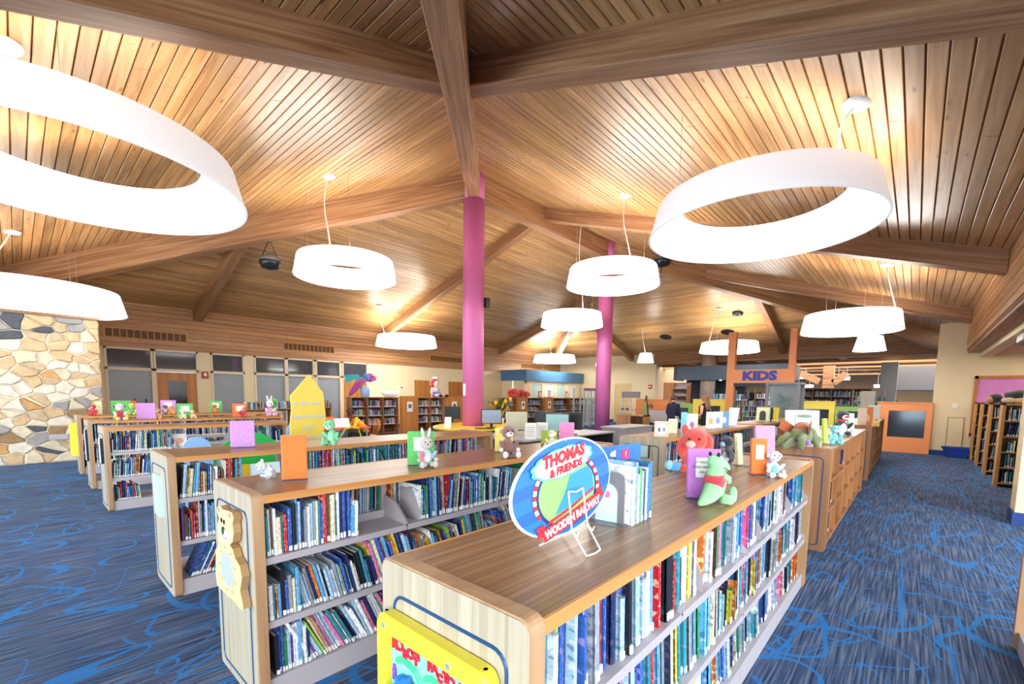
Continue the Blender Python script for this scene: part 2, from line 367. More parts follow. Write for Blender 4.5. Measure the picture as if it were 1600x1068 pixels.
# ------------------------------------------------------------------ back left wall (y = 17.8)
def px_x(px, py, y=YL): return aty(px, py, y).x
wl = thing('wall_back_left', 'cream wall with dark office windows under wood cladding', 'wall', kind='structure')
ZT = 2.85
def wbox(x0, x1, z0, z1, m=M_cream, y0=YL, y1=YL+.12, n='wall_section', p=wl): return obj(n, MB().box(x0, x1, y0, y1, z0, z1), m, p)
# cladding planks (each its own piece)
nrow = 0; z = ZT
base = obj('cladding_backing', MB().box(XW, XE, YL+.02, YL+.15, ZT, 4.4), M_grooveD, wl)
while z < 4.22:
    x = XW
    while x < XE:
        x2 = min(XE, x+rnd.uniform(2.5, 5)); 
        if nrow < 260:
            obj('plank', MB().prism([(x+.002, YL+.02, z+.003), (x+.002, YL, z+.008), (x+.002, YL, z+PW-.006), (x+.002, YL+.02, z+PW-.002)], (0, 0, 0), (x2-x-.004, 0, 0)), M_wallplank, wl); nrow += 1
        x = x2
    z += PW
# panes
up = [(166.6, 235), (243, 306), (331.6, 378.6), (399, 444), (449, 488), (494.5, 529.6), (536, 572)]
def glassmat():
    m = mat('dark_office_glass', '#4a5058', .06, spec=.9); return m
M_glass = glassmat()
M_blind = mat('grey_blind', '#98a0a7', .35, var=.1, vs=3)
M_door = wood('oak_door', '#a8692c', '#bd7a35', '#c98a44', 'Z', .8, .4)
xs = []
for i, (a, b) in enumerate(up):
    xa, xb = px_x(a, 560), px_x(b, 565); xs.append((xa, xb))
wi = 0
prev = 1.0
for i, (xa, xb) in enumerate(xs):
    wbox(prev, xa-.06, 0, ZT); prev = xb+.06
    wi += 1
    w = thing('window_%d' % wi, 'upper pane of the office window wall', 'window', (xa, YL, 2.25), kind='structure')
    W_ = xb-xa
    fr = MB()
    for q in ((-.06, 0, -.07, .6), (W_, W_+.06, -.07, .6), (-.06, W_+.06, -.09, -.0), (-.06, W_+.06, .54, .6)): fr.box(q[0], q[1], -.04, .1, q[2], q[3])
    obj('window_frame', fr, M_frame, w); obj('pane', MB().box(0, W_, .03, .045, 0, .54), M_glass, w)
    if i == 1 or i == 6:
        d = thing('door_%d' % (1 if i == 1 else 2), 'oak door with a dark glass panel beside the stone wall' if i == 1 else 'oak door behind the colourful fish puppet', 'door', (xa, YL, 0), kind='structure')
        dm = MB().box(0, W_, .0, .05, 0, 2.15) if i == 6 else MB()
        if i == 1:
            for q in ((0, .28, 0, 2.15), (W_-.28, W_, 0, 2.15), (.28, W_-.28, 1.88, 2.15), (.28, W_-.28, 0, .5)): dm.box(q[0], q[1], 0, .05, q[2], q[3])
            obj('glass_panel', MB().box(.28, W_-.28, .02, .03, .5, 1.88), mat('dark_door_glass', '#2a1d20', .1, spec=.8), d)
            ba = MB().tube([(W_/2-.3, -.02, 1.25), (W_/2-.1, -.02, 1.35), (W_/2, -.02, 1.37), (W_/2+.1, -.02, 1.35), (W_/2+.3, -.02, 1.25)], .012)
            obj('door_handle', MB().box(.1, .16, -.06, 0, .95, 1.1), M_steelD, d)
        obj('leaf', dm, M_door, d); wbox(xa-.06, xa, 0, 2.16, M_frame); wbox(xb, xb+.06, 0, 2.16, M_frame)
    else:
        wi += 1
        w2 = thing('window_%d' % wi, 'tall grey lower pane of the office window wall', 'window', (xa, YL, 0), kind='structure')
        fr = MB()
        for q in ((-.06, 0, 0, 2.16), (W_, W_+.06, 0, 2.16), (-.06, W_+.06, 0, .12)): fr.box(q[0], q[1], -.04, .1, q[2], q[3])
        obj('window_frame', fr, M_frame, w2); obj('pane', MB().box(0, W_, .03, .045, .12, 2.16), M_blind, w2)
        if i == 0:
            for k in (.55, .82): obj('cabinet_handle', MB().box(W_*k, W_*k+.04, 0, .03, 1.05, 1.3), M_black, w2)
        if i == 3: obj('paper_notice', MB().box(W_*.42, W_*.6, .0, .01, 1.1, 1.3), M_paper, w2)
wbox(prev, XE, 0, ZT)
obj('blue_baseboard', MB().box(prev, XE, YL-.02, YL, 0, .15), M_blue_base, wl)
for k, (a, b) in enumerate(((649, 671), (702, 724))):
    xa, xb = px_x(a, 600), px_x(b, 600)
    d = thing('door_%d' % (3+k), ['plain oak door behind the rag doll', 'plain oak door left of the front pink column'][k], 'door', (xa, YL, 0), kind='structure')
    obj('leaf', MB().box(0, xb-xa, -.03, 0, 0, 2.15), M_door, d); obj('door_frame', MB().box(-.05, 0, -.04, 0, 0, 2.2).box(xb-xa, xb-xa+.05, -.04, 0, 0, 2.2).box(-.05, xb-xa+.05, -.04, 0, 2.15, 2.2), M_door, d)
    obj('door_handle', MB().box(.08, .13, -.08, -.03, .98, 1.05), M_steelD, d)
# fire alarm
p = aty(320, 585, YL-.02)
fa = thing('fire_alarm', 'small red fire alarm box on the cream mullion left', 'alarm', p); obj('housing', MB().box(-.09, .09, -.05, .015, -.12, .1), mat('alarm_red', '#b4252c', .4), fa); obj('lens', MB().box(-.04, .04, -.065, -.05, -.05, .05), M_paper, fa)
# vents
M_vent = mat('vent_brown', '#7b5a3a', .5); M_ventf = mat('vent_frame', '#d29a5e', .5)
for (a, ya, b, lab) in ((160, 511, 293, 'long slotted wall vent above the oak glass door'), (441, 535, 523, 'wall vent above the yellow crayon sign'), (671, 555, 722, 'wall vent just left of the front pink column'), (814, 568, 846, 'small wall vent above the blue soffit')):
    q0 = aty(a, ya, YL); q1 = aty(b, ya+(b-a)*.11, YL); w = q1.x-q0.x
    v = thing('wall_vent', lab, 'vent', (q0.x, YL-.002, q0.z-.12))
    f = MB()
    for q in ((0, w, -.16, -.12), (0, w, .12, .16), (0, .05, -.12, .12), (w-.05, w, -.12, .12)): f.box(q[0], q[1], -.03, .004, q[2], q[3])
    obj('frame', f, M_ventf, v); obj('backing', MB().box(.05, w-.05, -.006, 0, -.12, .12), M_grooveD, v)
    n = max(6, int(w/.17))
    for i in range(1, n): obj('slat', MB().box(.05+(w-.1)*i/n-.012, .05+(w-.1)*i/n+.012, -.024, -.008, -.12, .12), M_ventf, v)
    g = MB(); kk = int(w/.03)
    for i in range(kk): x = .05+(w-.1)*i/kk; g.box(x, x+.012, -.016, -.007, -.12, .12)
    tag(obj('fins', g, M_vent, v), kind='stuff')

# ------------------------------------------------------------------ stone wall (left)
YS = 13.75; XS = 1.34; ZS = 3.12
sw = thing('wall_left', 'rough fieldstone wall of tan, orange and grey stones', 'wall', kind='structure')
obj('mortar', MB().box(XW-1, XS-.02, YS+.012, YL, 0, ZS), mat('mortar', '#d6ccb8', .9, var=.12, vs=20, bump=.5, bs=40), sw)
def stonemat(n, c): return mat('stone_'+n, c, .8, var=.35, vs=9, bump=.7, bs=22)
SM = [stonemat(*q) for q in (('tan', '#bfa27a'), ('cream', '#c9bb9e'), ('buff', '#b8a17e'), ('orange', '#b98d55'), ('pale', '#cfc5b2'), ('grey', '#8f8b86'), ('brown', '#8d6f4d'), ('dark', '#4a4a50'))]
seeds = []
zz = .08
while zz < ZS:
    x = XW-.6+rnd.uniform(0, .3)
    while x < XS:
        seeds.append((x+rnd.uniform(-.09, .09), (zz+rnd.uniform(-.07, .07))*1.35)); x += rnd.uniform(.16, .44)
    zz += rnd.uniform(.14, .23)
vis = [s for s in seeds if s[0] > -1.6]
for i, s in enumerate(seeds):
    if s[0] < -1.6: continue
    poly = [(XW-1, 0), (XS, 0), (XS, ZS*1.35), (XW-1, ZS*1.35)]
    for j, t in enumerate(seeds):
        if i == j or abs(t[0]-s[0]) > 1.6 or abs(t[1]-s[1]) > 1.6: continue
        a, b = t[0]-s[0], t[1]-s[1]; poly = clip(poly, a, b, a*(s[0]+t[0])/2+b*(s[1]+t[1])/2)
        if len(poly) < 3: break
    if len(poly) < 3: continue
    cx = sum(p[0] for p in poly)/len(poly); cz = sum(p[1] for p in poly)/len(poly)
    # subdivide edges & jitter
    P = []
    for q, (x, z_) in enumerate(poly):
        x2, z2 = poly[(q+1) % len(poly)]
        P.append((x, z_)); 
        if math.hypot(x2-x, z2-z_) > .2: P.append(((x+x2)/2+rnd.uniform(-.02, .02), (z_+z2)/2+rnd.uniform(-.02, .02)))
    def ringat(f, y):
        R_ = []
        for x, z_ in P:
            dx, dz = x-cx, z_-cz; l = math.hypot(dx, dz) or 1; k = max(.2, (l-f)/l); R_.append(Vector((cx+dx*k, y, (cz+dz*k)/1.35)))
        return R_
    dp = rnd.uniform(.015, .05)
    mb = MB().loft([ringat(.007, YS+.06), ringat(.010, YS+.03-dp*.6), ringat(.035, YS+.01-dp)])
    wts = [5, 5, 4, 3, 4, 2, 1, .8] if cz/1.35 > .8 else [3, 4, 3, 1, 4, 4, 2.5, 1.5]
    o = obj('stone', mb, rnd.choices(SM, wts)[0], sw); 
obj('outlet_plate', MB().box(.42, .72, YS-.10, YS-.05, .50, .61), M_steel, sw)
tag(obj('trim_1', MB().box(XW-1, XS+.02, YS-.06, YS+.3, ZS, ZS+.05), M_beam['X']), 'wooden header beam above the stone wall', kind='structure')

# ------------------------------------------------------------------ right fascia and low ceiling
fz0, fz1 = 3.02, 4.15
rw = thing('wall_right', 'horizontal wood plank fascia along the right side', 'wall', kind='structure')
obj('fascia_backing', MB().box(-2, 18, YR-.25, YR-.02, fz0-.04, fz1), M_grooveD, rw)
z = fz0; k = 0
while z < fz1-.02:
    x = -2
    while x < 18:
        x2 = min(18, x+rnd.uniform(2, 4.2)); dy = rnd.uniform(-.004, .004)
        obj('plank', MB().prism([(x+.002, YR-.02, z+.002), (x+.002, YR+dy, z+.009), (x+.002, YR+dy, z+PW-.007), (x+.002, YR-.02, z+PW-.001)], (0, 0, 0), (x2-x-.004, 0, 0)), M_wallplank, rw); x = x2
    z += PW
obj('soffit_board', MB().box(-2, 18, YR-.28, YR-.03, fz0-.1, fz0), M_beam['X'], rw)
M_tan = mat('tan_ceiling_paint', '#c9a58f', .7)
lc = tag(thing('ceiling', 'low tan ceiling with light strips over the right shelving nook', 'ceiling', kind='structure'))
obj('drop_edge', MB().box(8.5, 18, -1.45, -1.24, 2.80, 3.0), M_cream, lc)
obj('ceiling_panel', MB().box(8.5, 18, -6, -1.45, 2.86, 2.95), M_tan, lc)
M_strip = mat('strip_lamp', '#fff7e6', .5, emit=7)
for i in range(5):
    x = 11.2+i*1.45
    s_ = thing('strip_light', 'recessed white ceiling strip light over the right nook', 'light', (x, -3.3, 2.85), group='strip lights in the low right ceiling')
    s_['label'] = ['nearest', 'second nearest', 'middle', 'second farthest', 'farthest'][i]+' of the recessed white strip lights over the right nook'
    obj('diffuser', MB().box(-.09, .09, -1.3, 1.3, -.012, .0), M_strip, s_); obj('frame', MB().box(-.11, -.09, -1.32, 1.32, -.02, .0).box(.09, .11, -1.32, 1.32, -.02, .0), M_white, s_)
e = thing('emergency_light', 'flat white emergency light fixed under the low cream ceiling edge', 'light', (12.3, -1.42, 2.8)); obj('housing', MB().box(-.35, .35, -.12, .1, -.12, 0), M_white, e); obj('lamp_heads', MB().box(-.28, .28, -.09, .07, -.16, -.12), M_black, e)

# end wall of the right nook and the cream pier
wr = thing('wall_right_end', 'cream wall closing the right aisle', 'wall', kind='structure')
obj('plaster', MB().box(18, 18.15, -6.2, -.37, 0, 3.78), M_cream, wr)
tag(obj('baseboard_right', MB().box(17.97, 18, -6.2, -.37, 0, .14), M_blue_base), 'dark blue baseboard of the cream wall', kind='structure')
pr_ = thing('wall_pier', 'cream pier at the right edge of the picture', 'wall', kind='structure')
obj('plaster', MB().box(8.62, 9.0, -6, -1.06, .15, 3.0), M_cream, pr_); obj('blue_baseboard', MB().box(8.6, 9.02, -6, -1.04, 0, .16), M_blue_base, pr_)
obj('light_switch', MB().box(8.9, 8.95, -1.06, -1.05, 1.3, 1.42), M_paper, pr_)
tag(obj('wall_nook_side', MB().box(8.6, 18.2, -6.2, -6, 0, 3), M_cream), 'side wall of the reading nook', kind='structure')
obj('access_panel', MB().box(17.985, 18, -1.05, -.72, .2, 1.1), M_cream, wr)
obj('panel_frame', MB().box(17.975, 18, -1.06, -1.045, .19, 1.11).box(17.975, 18, -.735, -.72, .19, 1.11).box(17.975, 18, -1.06, -.72, 1.1, 1.115), mat('panel_seam', '#a89878', .6), wr)
obj('light_switch', MB().box(17.98, 18, -.9, -.78, 1.38, 1.52), M_paper, wr)
bb = thing('bulletin_board', 'pink papered bulletin board in an oak frame on the cream wall', 'board', (17.99, -2.6, 1.2))
obj('paper_backing', MB().box(-.01, 0, -1.35, 1.35, 0, 1.0), mat('pink_paper', '#d88ccf', .7, var=.12, vs=3), bb)
f = MB()
for q in ((-1.42, 1.42, 1.0, 1.08), (-1.42, 1.42, -.6, -.52), (-1.42, -1.35, -.6, 1.08), (1.35, 1.42, -.6, 1.08)): f.box(-.04, 0, q[0], q[1], q[2], q[3])
obj('frame', f, M_door, bb)
obj('lower_cork', MB().box(-.01, 0, -1.35, 1.35, -.52, 0), mat('cork', '#b98a5a', .8), bb)
# basket
bk = thing('book_basket', 'blue plastic basket on the floor by the cream wall', 'basket', (17.62, -.95, 0), PI/2); bk.scale = (.82, .82, .82)
M_bask = mat('blue_plastic', '#2246a8', .35)
b_ = MB(); 
for j, (w, d, z0) in enumerate(((.36, .2, 0), (.44, .26, .3))): pass
b_.prism([(-.26, -.16, 0), (.26, -.16, 0), (.26, .16, 0), (-.26, .16, 0)], (0, 0, .0), (0, 0, .02))
for sgn in (-1, 1):
    b_.loft([[Vector((sgn*.26, -.16, 0)), Vector((sgn*.26, .16, 0)), Vector((sgn*.25, .16, 0)), Vector((sgn*.25, -.16, 0))], [Vector((sgn*.36, -.2, .32)), Vector((sgn*.36, .2, .32)), Vector((sgn*.34, .2, .32)), Vector((sgn*.34, -.2, .32))]])
    b_.loft([[Vector((-.26, sgn*.16, 0)), Vector((.26, sgn*.16, 0)), Vector((.26, sgn*.15, 0)), Vector((-.26, sgn*.15, 0))], [Vector((-.36, sgn*.2, .32)), Vector((.36, sgn*.2, .32)), Vector((.34, sgn*.19, .32)), Vector((-.34, sgn*.19, .32))]])
obj('tub', b_, M_bask, bk); obj('rim', MB().box(-.39, .39, -.23, -.19, .31, .35).box(-.39, .39, .19, .23, .31, .35).box(-.39, -.35, -.23, .23, .31, .35).box(.35, .39, -.23, .23, .31, .35), M_bask, bk)
obj('handle', MB().tube([(-.3, -.22, .33), (-.25, -.25, .2), (.25, -.25, .2), (.3, -.22, .33)], .012, 6), M_bask, bk)

# ------------------------------------------------------------------ end (x = 24.5): eave beam, tall cream wall
tag(obj('trim_2', MB().box(XE-.1, XE+.3, YR-1, 11.2, 3.4, 4.6), M_beam['Y']), 'deep eave beam across the far end of the room', kind='structure')
tag(obj('wall_end', MB().box(XE-.02, XE+.2, 11.1, YL, 0, 4.6), M_cream), 'tall cream end wall with an alarm', kind='structure')
tag(obj('baseboard_end', MB().box(XE-.05, XE-.02, 11.1, YL, 0, .15), M_blue_base), 'blue baseboard of the end wall', kind='structure')
a = atx(1016, 604, XE-.03); o = thing('fire_alarm', 'red fire alarm on the tall cream end wall', 'alarm', a); obj('housing', MB().box(-.05, .01, -.1, .1, -.12, .12), _mats['alarm_red'], o); obj('lens', MB().box(-.07, -.05, -.05, .05, -.05, .05), M_paper, o)
dn = thing('door_5', 'cream alcove door in the tall end wall', 'door', (XE-.03, 13.6, 0), kind='structure'); obj('leaf', MB().box(-.02, 0, -1.0, .0, 0, 2.3), mat('alcove_cream', '#d8bf85', .6), dn); obj('door_frame', MB().box(-.05, 0, -1.05, -1, 0, 2.35).box(-.05, 0, 0, .05, 0, 2.35).box(-.05, 0, -1.05, .05, 2.3, 2.36), M_frame, dn)
# small round black ceiling speakers
for px_, py_ in ((1040, 526), (1137, 518)):
    d = ray(px_, py_); t = .5
    while (EYE+d.z*t) < deck(d.x*t, d.y*t): t += .02
    p = Vector((0, 0, EYE))+d*t; n = Vector((SL, 0, 1)).normalized()
    o = thing('ceiling_speaker', 'round black speaker flush in the planks, %s of the pair' % ('left' if px_ < 1100 else 'right'), 'speaker', p)
    q = n.to_track_quat('Z', 'Y').to_matrix().to_4x4()
    obj('grille', MB().lathe([(.0, -.02), (.26, -.02), (.28, .02)], 24, M=q), M_black, o); obj('rim', MB().lathe([(.26, -.025), (.3, -.025), (.3, .02), (.26, .02)], 24, closed=True, M=q), mat('speaker_rim', '#3a2b20', .5), o)
# ------------------------------------------------------------------ ring pendant lamps
def lampmat(name, c, s):
    return mat(name, c, .6, emit=s)
M_shade = lampmat('lamp_shade_fabric', '#f6f6f4', .8); M_shaden = lampmat('lamp_shade_near', '#ececee', .24)
M_diff = lampmat('lamp_diffuser', '#fffefa', 9); M_diffn = lampmat('lamp_diffuser_near', '#fffefa', 2)
M_up = lampmat('lamp_uplight', '#fff6ea', 9); M_upn = lampmat('lamp_uplight_near', '#fff6ea', 4)
M_cord = mat('white_cord', '#ecebe6', .5); M_cable = mat('steel_cable', '#8d8274', .4)
def ring_lamp(cx, cy, z, R, canopy, label, h=.42, seg=64, sway=.06):
    t = thing('ring_pendant_lamp', label, 'lamp', (cx, cy, z))
    cz = deck(*canopy); ca = Vector((canopy[0]-cx, canopy[1]-cy, cz-z))
    rt, ri = .92*R, .70*R
    obj('shade', MB().lathe([(R, 0), (rt+.012, h-.02), (rt, h)], seg), M_shade, t, True).data.polygons.foreach_set('use_smooth', [True]*(seg*2+2))
    mb = MB(); n = seg
    def rg(r, zz): return [Vector((r*math.cos(2*PI*i/n), r*math.sin(2*PI*i/n), zz)) for i in range(n)]
    mb = MB().loft([rg(R, 0), rg(rt+.012, h-.02), rg(rt, h)], caps=False); o = t.children[0]; o.data = mb.mesh('shade', M_shaden if R > 1.33 and z > 3.5 else M_shade, True)
    obj('diffuser', MB().loft([rg(ri, h), rg(R*.80, h*.55), rg(R-.02, .005)], caps=False), M_diffn if R > 1.33 else M_diff, t, True)
    obj('uplight_top', MB().loft([rg(rt-.01, h-.012), rg(ri+.01, h-.012)], caps=False), M_upn if R > 1.3 else M_up, t)
    obj('rim', MB().loft([rg(R+.006, .0), rg(R+.006, .02), rg(R-.022, .02), rg(R-.022, .0)], caps=False, closed=True), M_shaden, t)
    d = Vector((ca.x, ca.y, 0)); dl = max(d.length, .01); d = d/dl; at_ = d*(R*.82)+Vector((0, 0, h))
    n_ = Vector((0, 0, 1))
    obj('canopy', MB().lathe([(0.02, -.045), (.12, -.03), (.14, 0), (.14, .02)], 20, o=ca), M_white, t, True)
    pts = []
    for i in range(11):
        u = i/10; p = ca.lerp(at_, u) if abs(dl-R*.82) < .9 else ca.lerp(at_, u)
        p = p+Vector((d.y, -d.x, 0))*sway*math.sin(u*PI*1.4); pts.append(p)
    obj('power_cord', MB().tube(pts, .011, 6), M_cord, t)
    for k in range(3):
        a = math.atan2(d.y, d.x)+2*PI*k/3+.5; p = Vector((R*.82*math.cos(a), R*.82*math.sin(a), h)); q = Vector((p.x, p.y, deck(cx+p.x, cy+p.y)-z))
        obj('suspension_cable', MB().tube([p, q], .003, 4), M_cable, t)
    return t
LAMPS = [
 ((.62, 6.75), 3.75, 1.50, (.1, 6.09), 'huge white ring lamp at upper left, nearest the stone wall side'),
 ((6.67, 1.71), 3.745, 1.36, (5.8, .64), 'largest white ring lamp at upper right, over the front bookcases'),
 ((5.18, 9.77), 4.15, 1.10, (4.57, 9.29), 'white ring lamp hanging left of the front pink column'),
 ((9.63, 5.54), 4.17, 1.08, (9.2, 5.03), 'white ring lamp hanging in front of the rear pink column'),
 ((.38, 12.88), 3.13, 1.35, (.13, 13.06), 'white ring lamp in front of the stone wall'),
 ((10.76, 15.51), 3.46, 1.22, (9.55, 15.61), 'white ring lamp near the wall vent left of the front pink column'),
 ((12.2, 8.45), 3.80, 1.0, (11.8, 7.9), 'white ring lamp between the two pink columns, lower than its neighbour'),
 ((21.15, 15.79), 3.47, 1.24, (20.6, 15.57), 'small far ring lamp above the blue soffit'),
 ((20.71, 6.14), 3.52, 1.19, (20.3, 6.49), 'white ring lamp left of the orange gate'),
 ((13.17, 1.27), 3.15, .98, (13.02, .67), 'white ring lamp right of the orange gate post'),
]
for (c, z, R, ca, lab) in LAMPS: ring_lamp(c[0], c[1], z, R, ca, lab, sway=.07 if R < 1.4 else .03)
def drum_lamp(px, py, x, r, label):
    p = atx(px, py, x); t = thing('drum_pendant_lamp', label, 'lamp', p)
    h = r*1.15; n = 28
    rg = lambda q, zz: [Vector((q*math.cos(2*PI*i/n), q*math.sin(2*PI*i/n), zz)) for i in range(n)]
    obj('shade', MB().loft([rg(r, 0), rg(r*.72, h)], caps=False), M_shade, t, True); obj('diffuser', MB().loft([rg(.01, .03), rg(r*.97, .03)], caps=False), M_diff, t)
    obj('uplight_top', MB().loft([rg(r*.7, h-.01), rg(.01, h-.01)], caps=False), M_up, t)
    top = deck(p.x-.6, p.y+.2)-p.z
    obj('canopy', MB().lathe([(.02, -.04), (.13, -.03), (.15, .02)], 18, o=(-.6*0, 0.25, top)), M_white, t, True)
    obj('power_cord', MB().tube([(0, .25, top), (0, .2, h+(top-h)*.5), (0, .02, h)], .014, 6), M_cord, t)
    for k in (-1, 1): obj('suspension_cable', MB().tube([(0, k*r*.6, h), (0, k*r*.6, top)], .003, 4), M_cable, t)
drum_lamp(1008.5, 566, 21.3, .40, 'small white drum lamp in front of the tall cream end wall')
drum_lamp(940, 571, 22, .34, 'white drum lamp half hidden by the rear pink column')
p = atx(1358, 548, 17)
t = thing('drum_pendant_lamp', 'small white drum lamp under the far ring lamp at right', 'lamp', p)
n = 28; rg = lambda q, zz: [Vector((q*math.cos(2*PI*i/n), q*math.sin(2*PI*i/n), zz)) for i in range(n)]
obj('shade', MB().loft([rg(.40, 0), rg(.3, .42)], caps=False), M_shade, t, True); obj('diffuser', MB().loft([rg(.01, .03), rg(.385, .03)], caps=False), M_diff, t)
for k in (-1, 1): obj('suspension_cable', MB().tube([(0, k*.2, .42), (0, k*.2, deck(p.x, p.y+k*.2)-p.z)], .004, 4), M_cord, t)
# hanging round speakers
M_spk = mat('speaker_grey', '#8a9296', .25, metal=.4); M_spkd = mat('speaker_dark', '#22262b', .3)
def hang(px, py, y, r, top, label):
    p = aty(px, py, y); t = thing('hanging_speaker', label, 'speaker', p)
    obj('dome', MB().ell((0, 0, .0), (r, r, r*.75), n=20, k=10), M_spk, t, True); obj('grille', MB().lathe([(.02, -r*.8), (r*.8, -r*.62), (r*.98, -r*.2), (r*1.02, 0), (r*.96, .03)], 20), M_spkd, t, True)
    for s in (-1, 1): obj('yoke_cable', MB().tube([(s*r*.9, 0, 0), (0, 0, r*2.2)], .012, 5), M_black, t)
    obj('hanger', MB().tube([(0, 0, r*2.1), (0, 0, top-p.z)], .012, 5), M_black, t)
hang(422, 409, 12.4, .25, 5.35, 'round glossy grey speaker hanging under the left hip beam')
hang(1034, 407, 7.2, .3, 6.0, 'round grey speaker hanging half behind the largest right ring lamp')
hang(1153, 487, 5.9, .23, 5.1, 'small round black speaker hanging above the orange gate')
#hang(757, 461, 8.3, .12, 5.4, 'tiny black device beside the front pink column')

# ------------------------------------------------------------------ books
def bookmats():
    out = []
    for kind in ('object', 'vertex'):
        m = bpy.data.materials.new('book_cover_'+kind); m.use_nodes = True; N = m.node_tree.nodes; L = m.node_tree.links; b = N['Principled BSDF']; b.inputs['Roughness'].default_value = .32
        tc = N.new('ShaderNodeTexCoord')
        if kind == 'object':
            oi = N.new('ShaderNodeObjectInfo'); col = oi.outputs['Color']; rv = oi.outputs['Random']
            mp = N.new('ShaderNodeMapping'); mp.inputs['Scale'].default_value = (2.5, 2.5, 7); L.new(tc.outputs['Object'], mp.inputs[0])
            ad = N.new('ShaderNodeVectorMath'); ad.operation = 'ADD'; cb = N.new('ShaderNodeCombineXYZ'); ml = N.new('ShaderNodeMath'); ml.operation = 'MULTIPLY'; ml.inputs[1].default_value = 77; L.new(rv, ml.inputs[0]); L.new(ml.outputs[0], cb.inputs[0]); L.new(ml.outputs[0], cb.inputs[2]); L.new(mp.outputs[0], ad.inputs[0]); L.new(cb.outputs[0], ad.inputs[1]); v = ad.outputs[0]; sc = 1.6
        else:
            at_ = N.new('ShaderNodeVertexColor'); at_.layer_name = 'col'; col = at_.outputs[0]; v = tc.outputs['Object']; sc = 38
        nz = N.new('ShaderNodeTexNoise'); nz.inputs['Scale'].default_value = sc; nz.inputs['Detail'].default_value = 2; L.new(v, nz.inputs['Vector'])
        gt = N.new('ShaderNodeMapRange'); gt.inputs['From Min'].default_value = .56; gt.inputs['From Max'].default_value = .60; gt.inputs['To Max'].default_value = .75; L.new(nz.outputs[0], gt.inputs[0])
        hs = N.new('ShaderNodeHueSaturation'); hs.inputs['Hue'].default_value = .58; hs.inputs['Value'].default_value = 1.5; hs.inputs['Saturation'].default_value = .6; L.new(col, hs.inputs['Color'])
        mx = N.new('ShaderNodeMixRGB'); L.new(gt.outputs[0], mx.inputs[0]); L.new(col, mx.inputs[1]); L.new(hs.outputs[0], mx.inputs[2])
        lt = N.new('ShaderNodeMapRange'); lt.inputs['From Min'].default_value = .40; lt.inputs['From Max'].default_value = .36; lt.inputs['To Max'].default_value = .55; L.new(nz.outputs[0], lt.inputs[0])
        m2 = N.new('ShaderNodeMixRGB'); L.new(lt.outputs[0], m2.inputs[0]); L.new(mx.outputs[0], m2.inputs[1]); m2.inputs[2].default_value = (.05, .06, .12, 1)
        L.new(m2.outputs[0], b.inputs['Base Color']); out.append(m)
    return out
M_bk, M_bkv = bookmats()
M_page = mat('book_pages', '#e9e3d3', .8); M_label = mat('spine_label', '#f4f5f4', .5)
def book_mb(v=0):
    mb = MB()
    if v == 2:     # thin paperback: one folded cover
        mb.box(0, 1, 0, 1, 0, 1, 0)
    else:
        mb.box(.0, .14, .0, 1, 0, 1, 0); mb.box(.86, 1, .0, 1, 0, 1, 0); mb.box(.14, .86, .03, .97, .015, .985, 1)
        mb.loft([[Vector((0, .0, 0)), Vector((.2, -.02, 0)), Vector((.8, -.02, 0)), Vector((1, .0, 0)), Vector((1, .04, 0)), Vector((0, .04, 0))], [Vector((0, .0, 1)), Vector((.2, -.02, 1)), Vector((.8, -.02, 1)), Vector((1, .0, 1)), Vector((1, .04, 1)), Vector((0, .04, 1))]], 0)
    if v != 1: mb.box(.12, .88, -.03, 0, .02, .13, 2)
    return mb
BOOKME = [book_mb(v).mesh('book', [M_bk, M_page, M_label]) for v in range(3)]
PAL = [('navy', '#1d2c5c', 6), ('blue', '#2a5fb4', 9), ('sky blue', '#58a9d6', 8), ('teal', '#2c8e9c', 7), ('pale blue', '#a8cfe4', 10), ('white', '#e8ecee', 13), ('grey', '#98a2ac', 6), ('black', '#20242c', 6), ('cream', '#e3d7b4', 5), ('red', '#c3252f', 4), ('crimson', '#94203a', 1.5), ('pink', '#e06aa2', 3), ('orange', '#d9702c', 3), ('yellow', '#e2c534', 1.8), ('lime', '#96c23c', 1.2), ('green', '#2f8a4a', 2.5), ('purple', '#6b4a9c', 3), ('brown', '#6d4a35', 2)]
BOOKS = []; BLOCKS = []
def run(case, level, face, xa, xb, ystart, z, thick=(.007, .02), hh=(.2, .3), dd=(.2, .26), lean=0, skip=(), ax='X', pal=PAL, far=False, push=.018, jit=.04):
    """a row of books along +X (face: -1 spines look to -Y, +1 to +Y) or along Y (spines look to -X)"""
    x = xa; k = 0; cluster = 0; a = 0; base_h = rnd.uniform(*hh)
    while x < xb:
        if cluster <= 0:
            cluster = rnd.randint(4, 14); base_h = rnd.uniform(*hh); a = lean+rnd.uniform(-.05, .05) if lean else rnd.choice([0, 0, .03, -.04, .1]); kc = rnd.random()
        cluster -= 1
        t = rnd.uniform(*thick); h = max(.16, min(hh[1]+.01, base_h+rnd.uniform(-jit, jit*.9))); d = rnd.uniform(*dd)
        if a < 0: a = -min(-a, math.asin(max(0, min(.9, (x-xa+.004)/h))))
        elif a > 0: a = min(a, math.asin(max(0, min(.9, (xb+.02-x)/h))))
        w = t/math.cos(a)
        if any(s0 <= x <= s1 for s0, s1 in skip): x += w; continue
        c = rnd.choices(pal, [p[2] for p in pal])[0]
        k += 1
        BOOKS.append(dict(case=case, level=level, k=k, t=t, h=h, d=d, a=a, x=x, y=ystart, z=z, face=face, ax=ax, c=c, v=rnd.choice([0, 0, 1, 2]), push=rnd.uniform(0, push), far=far))
        x += w+.0012
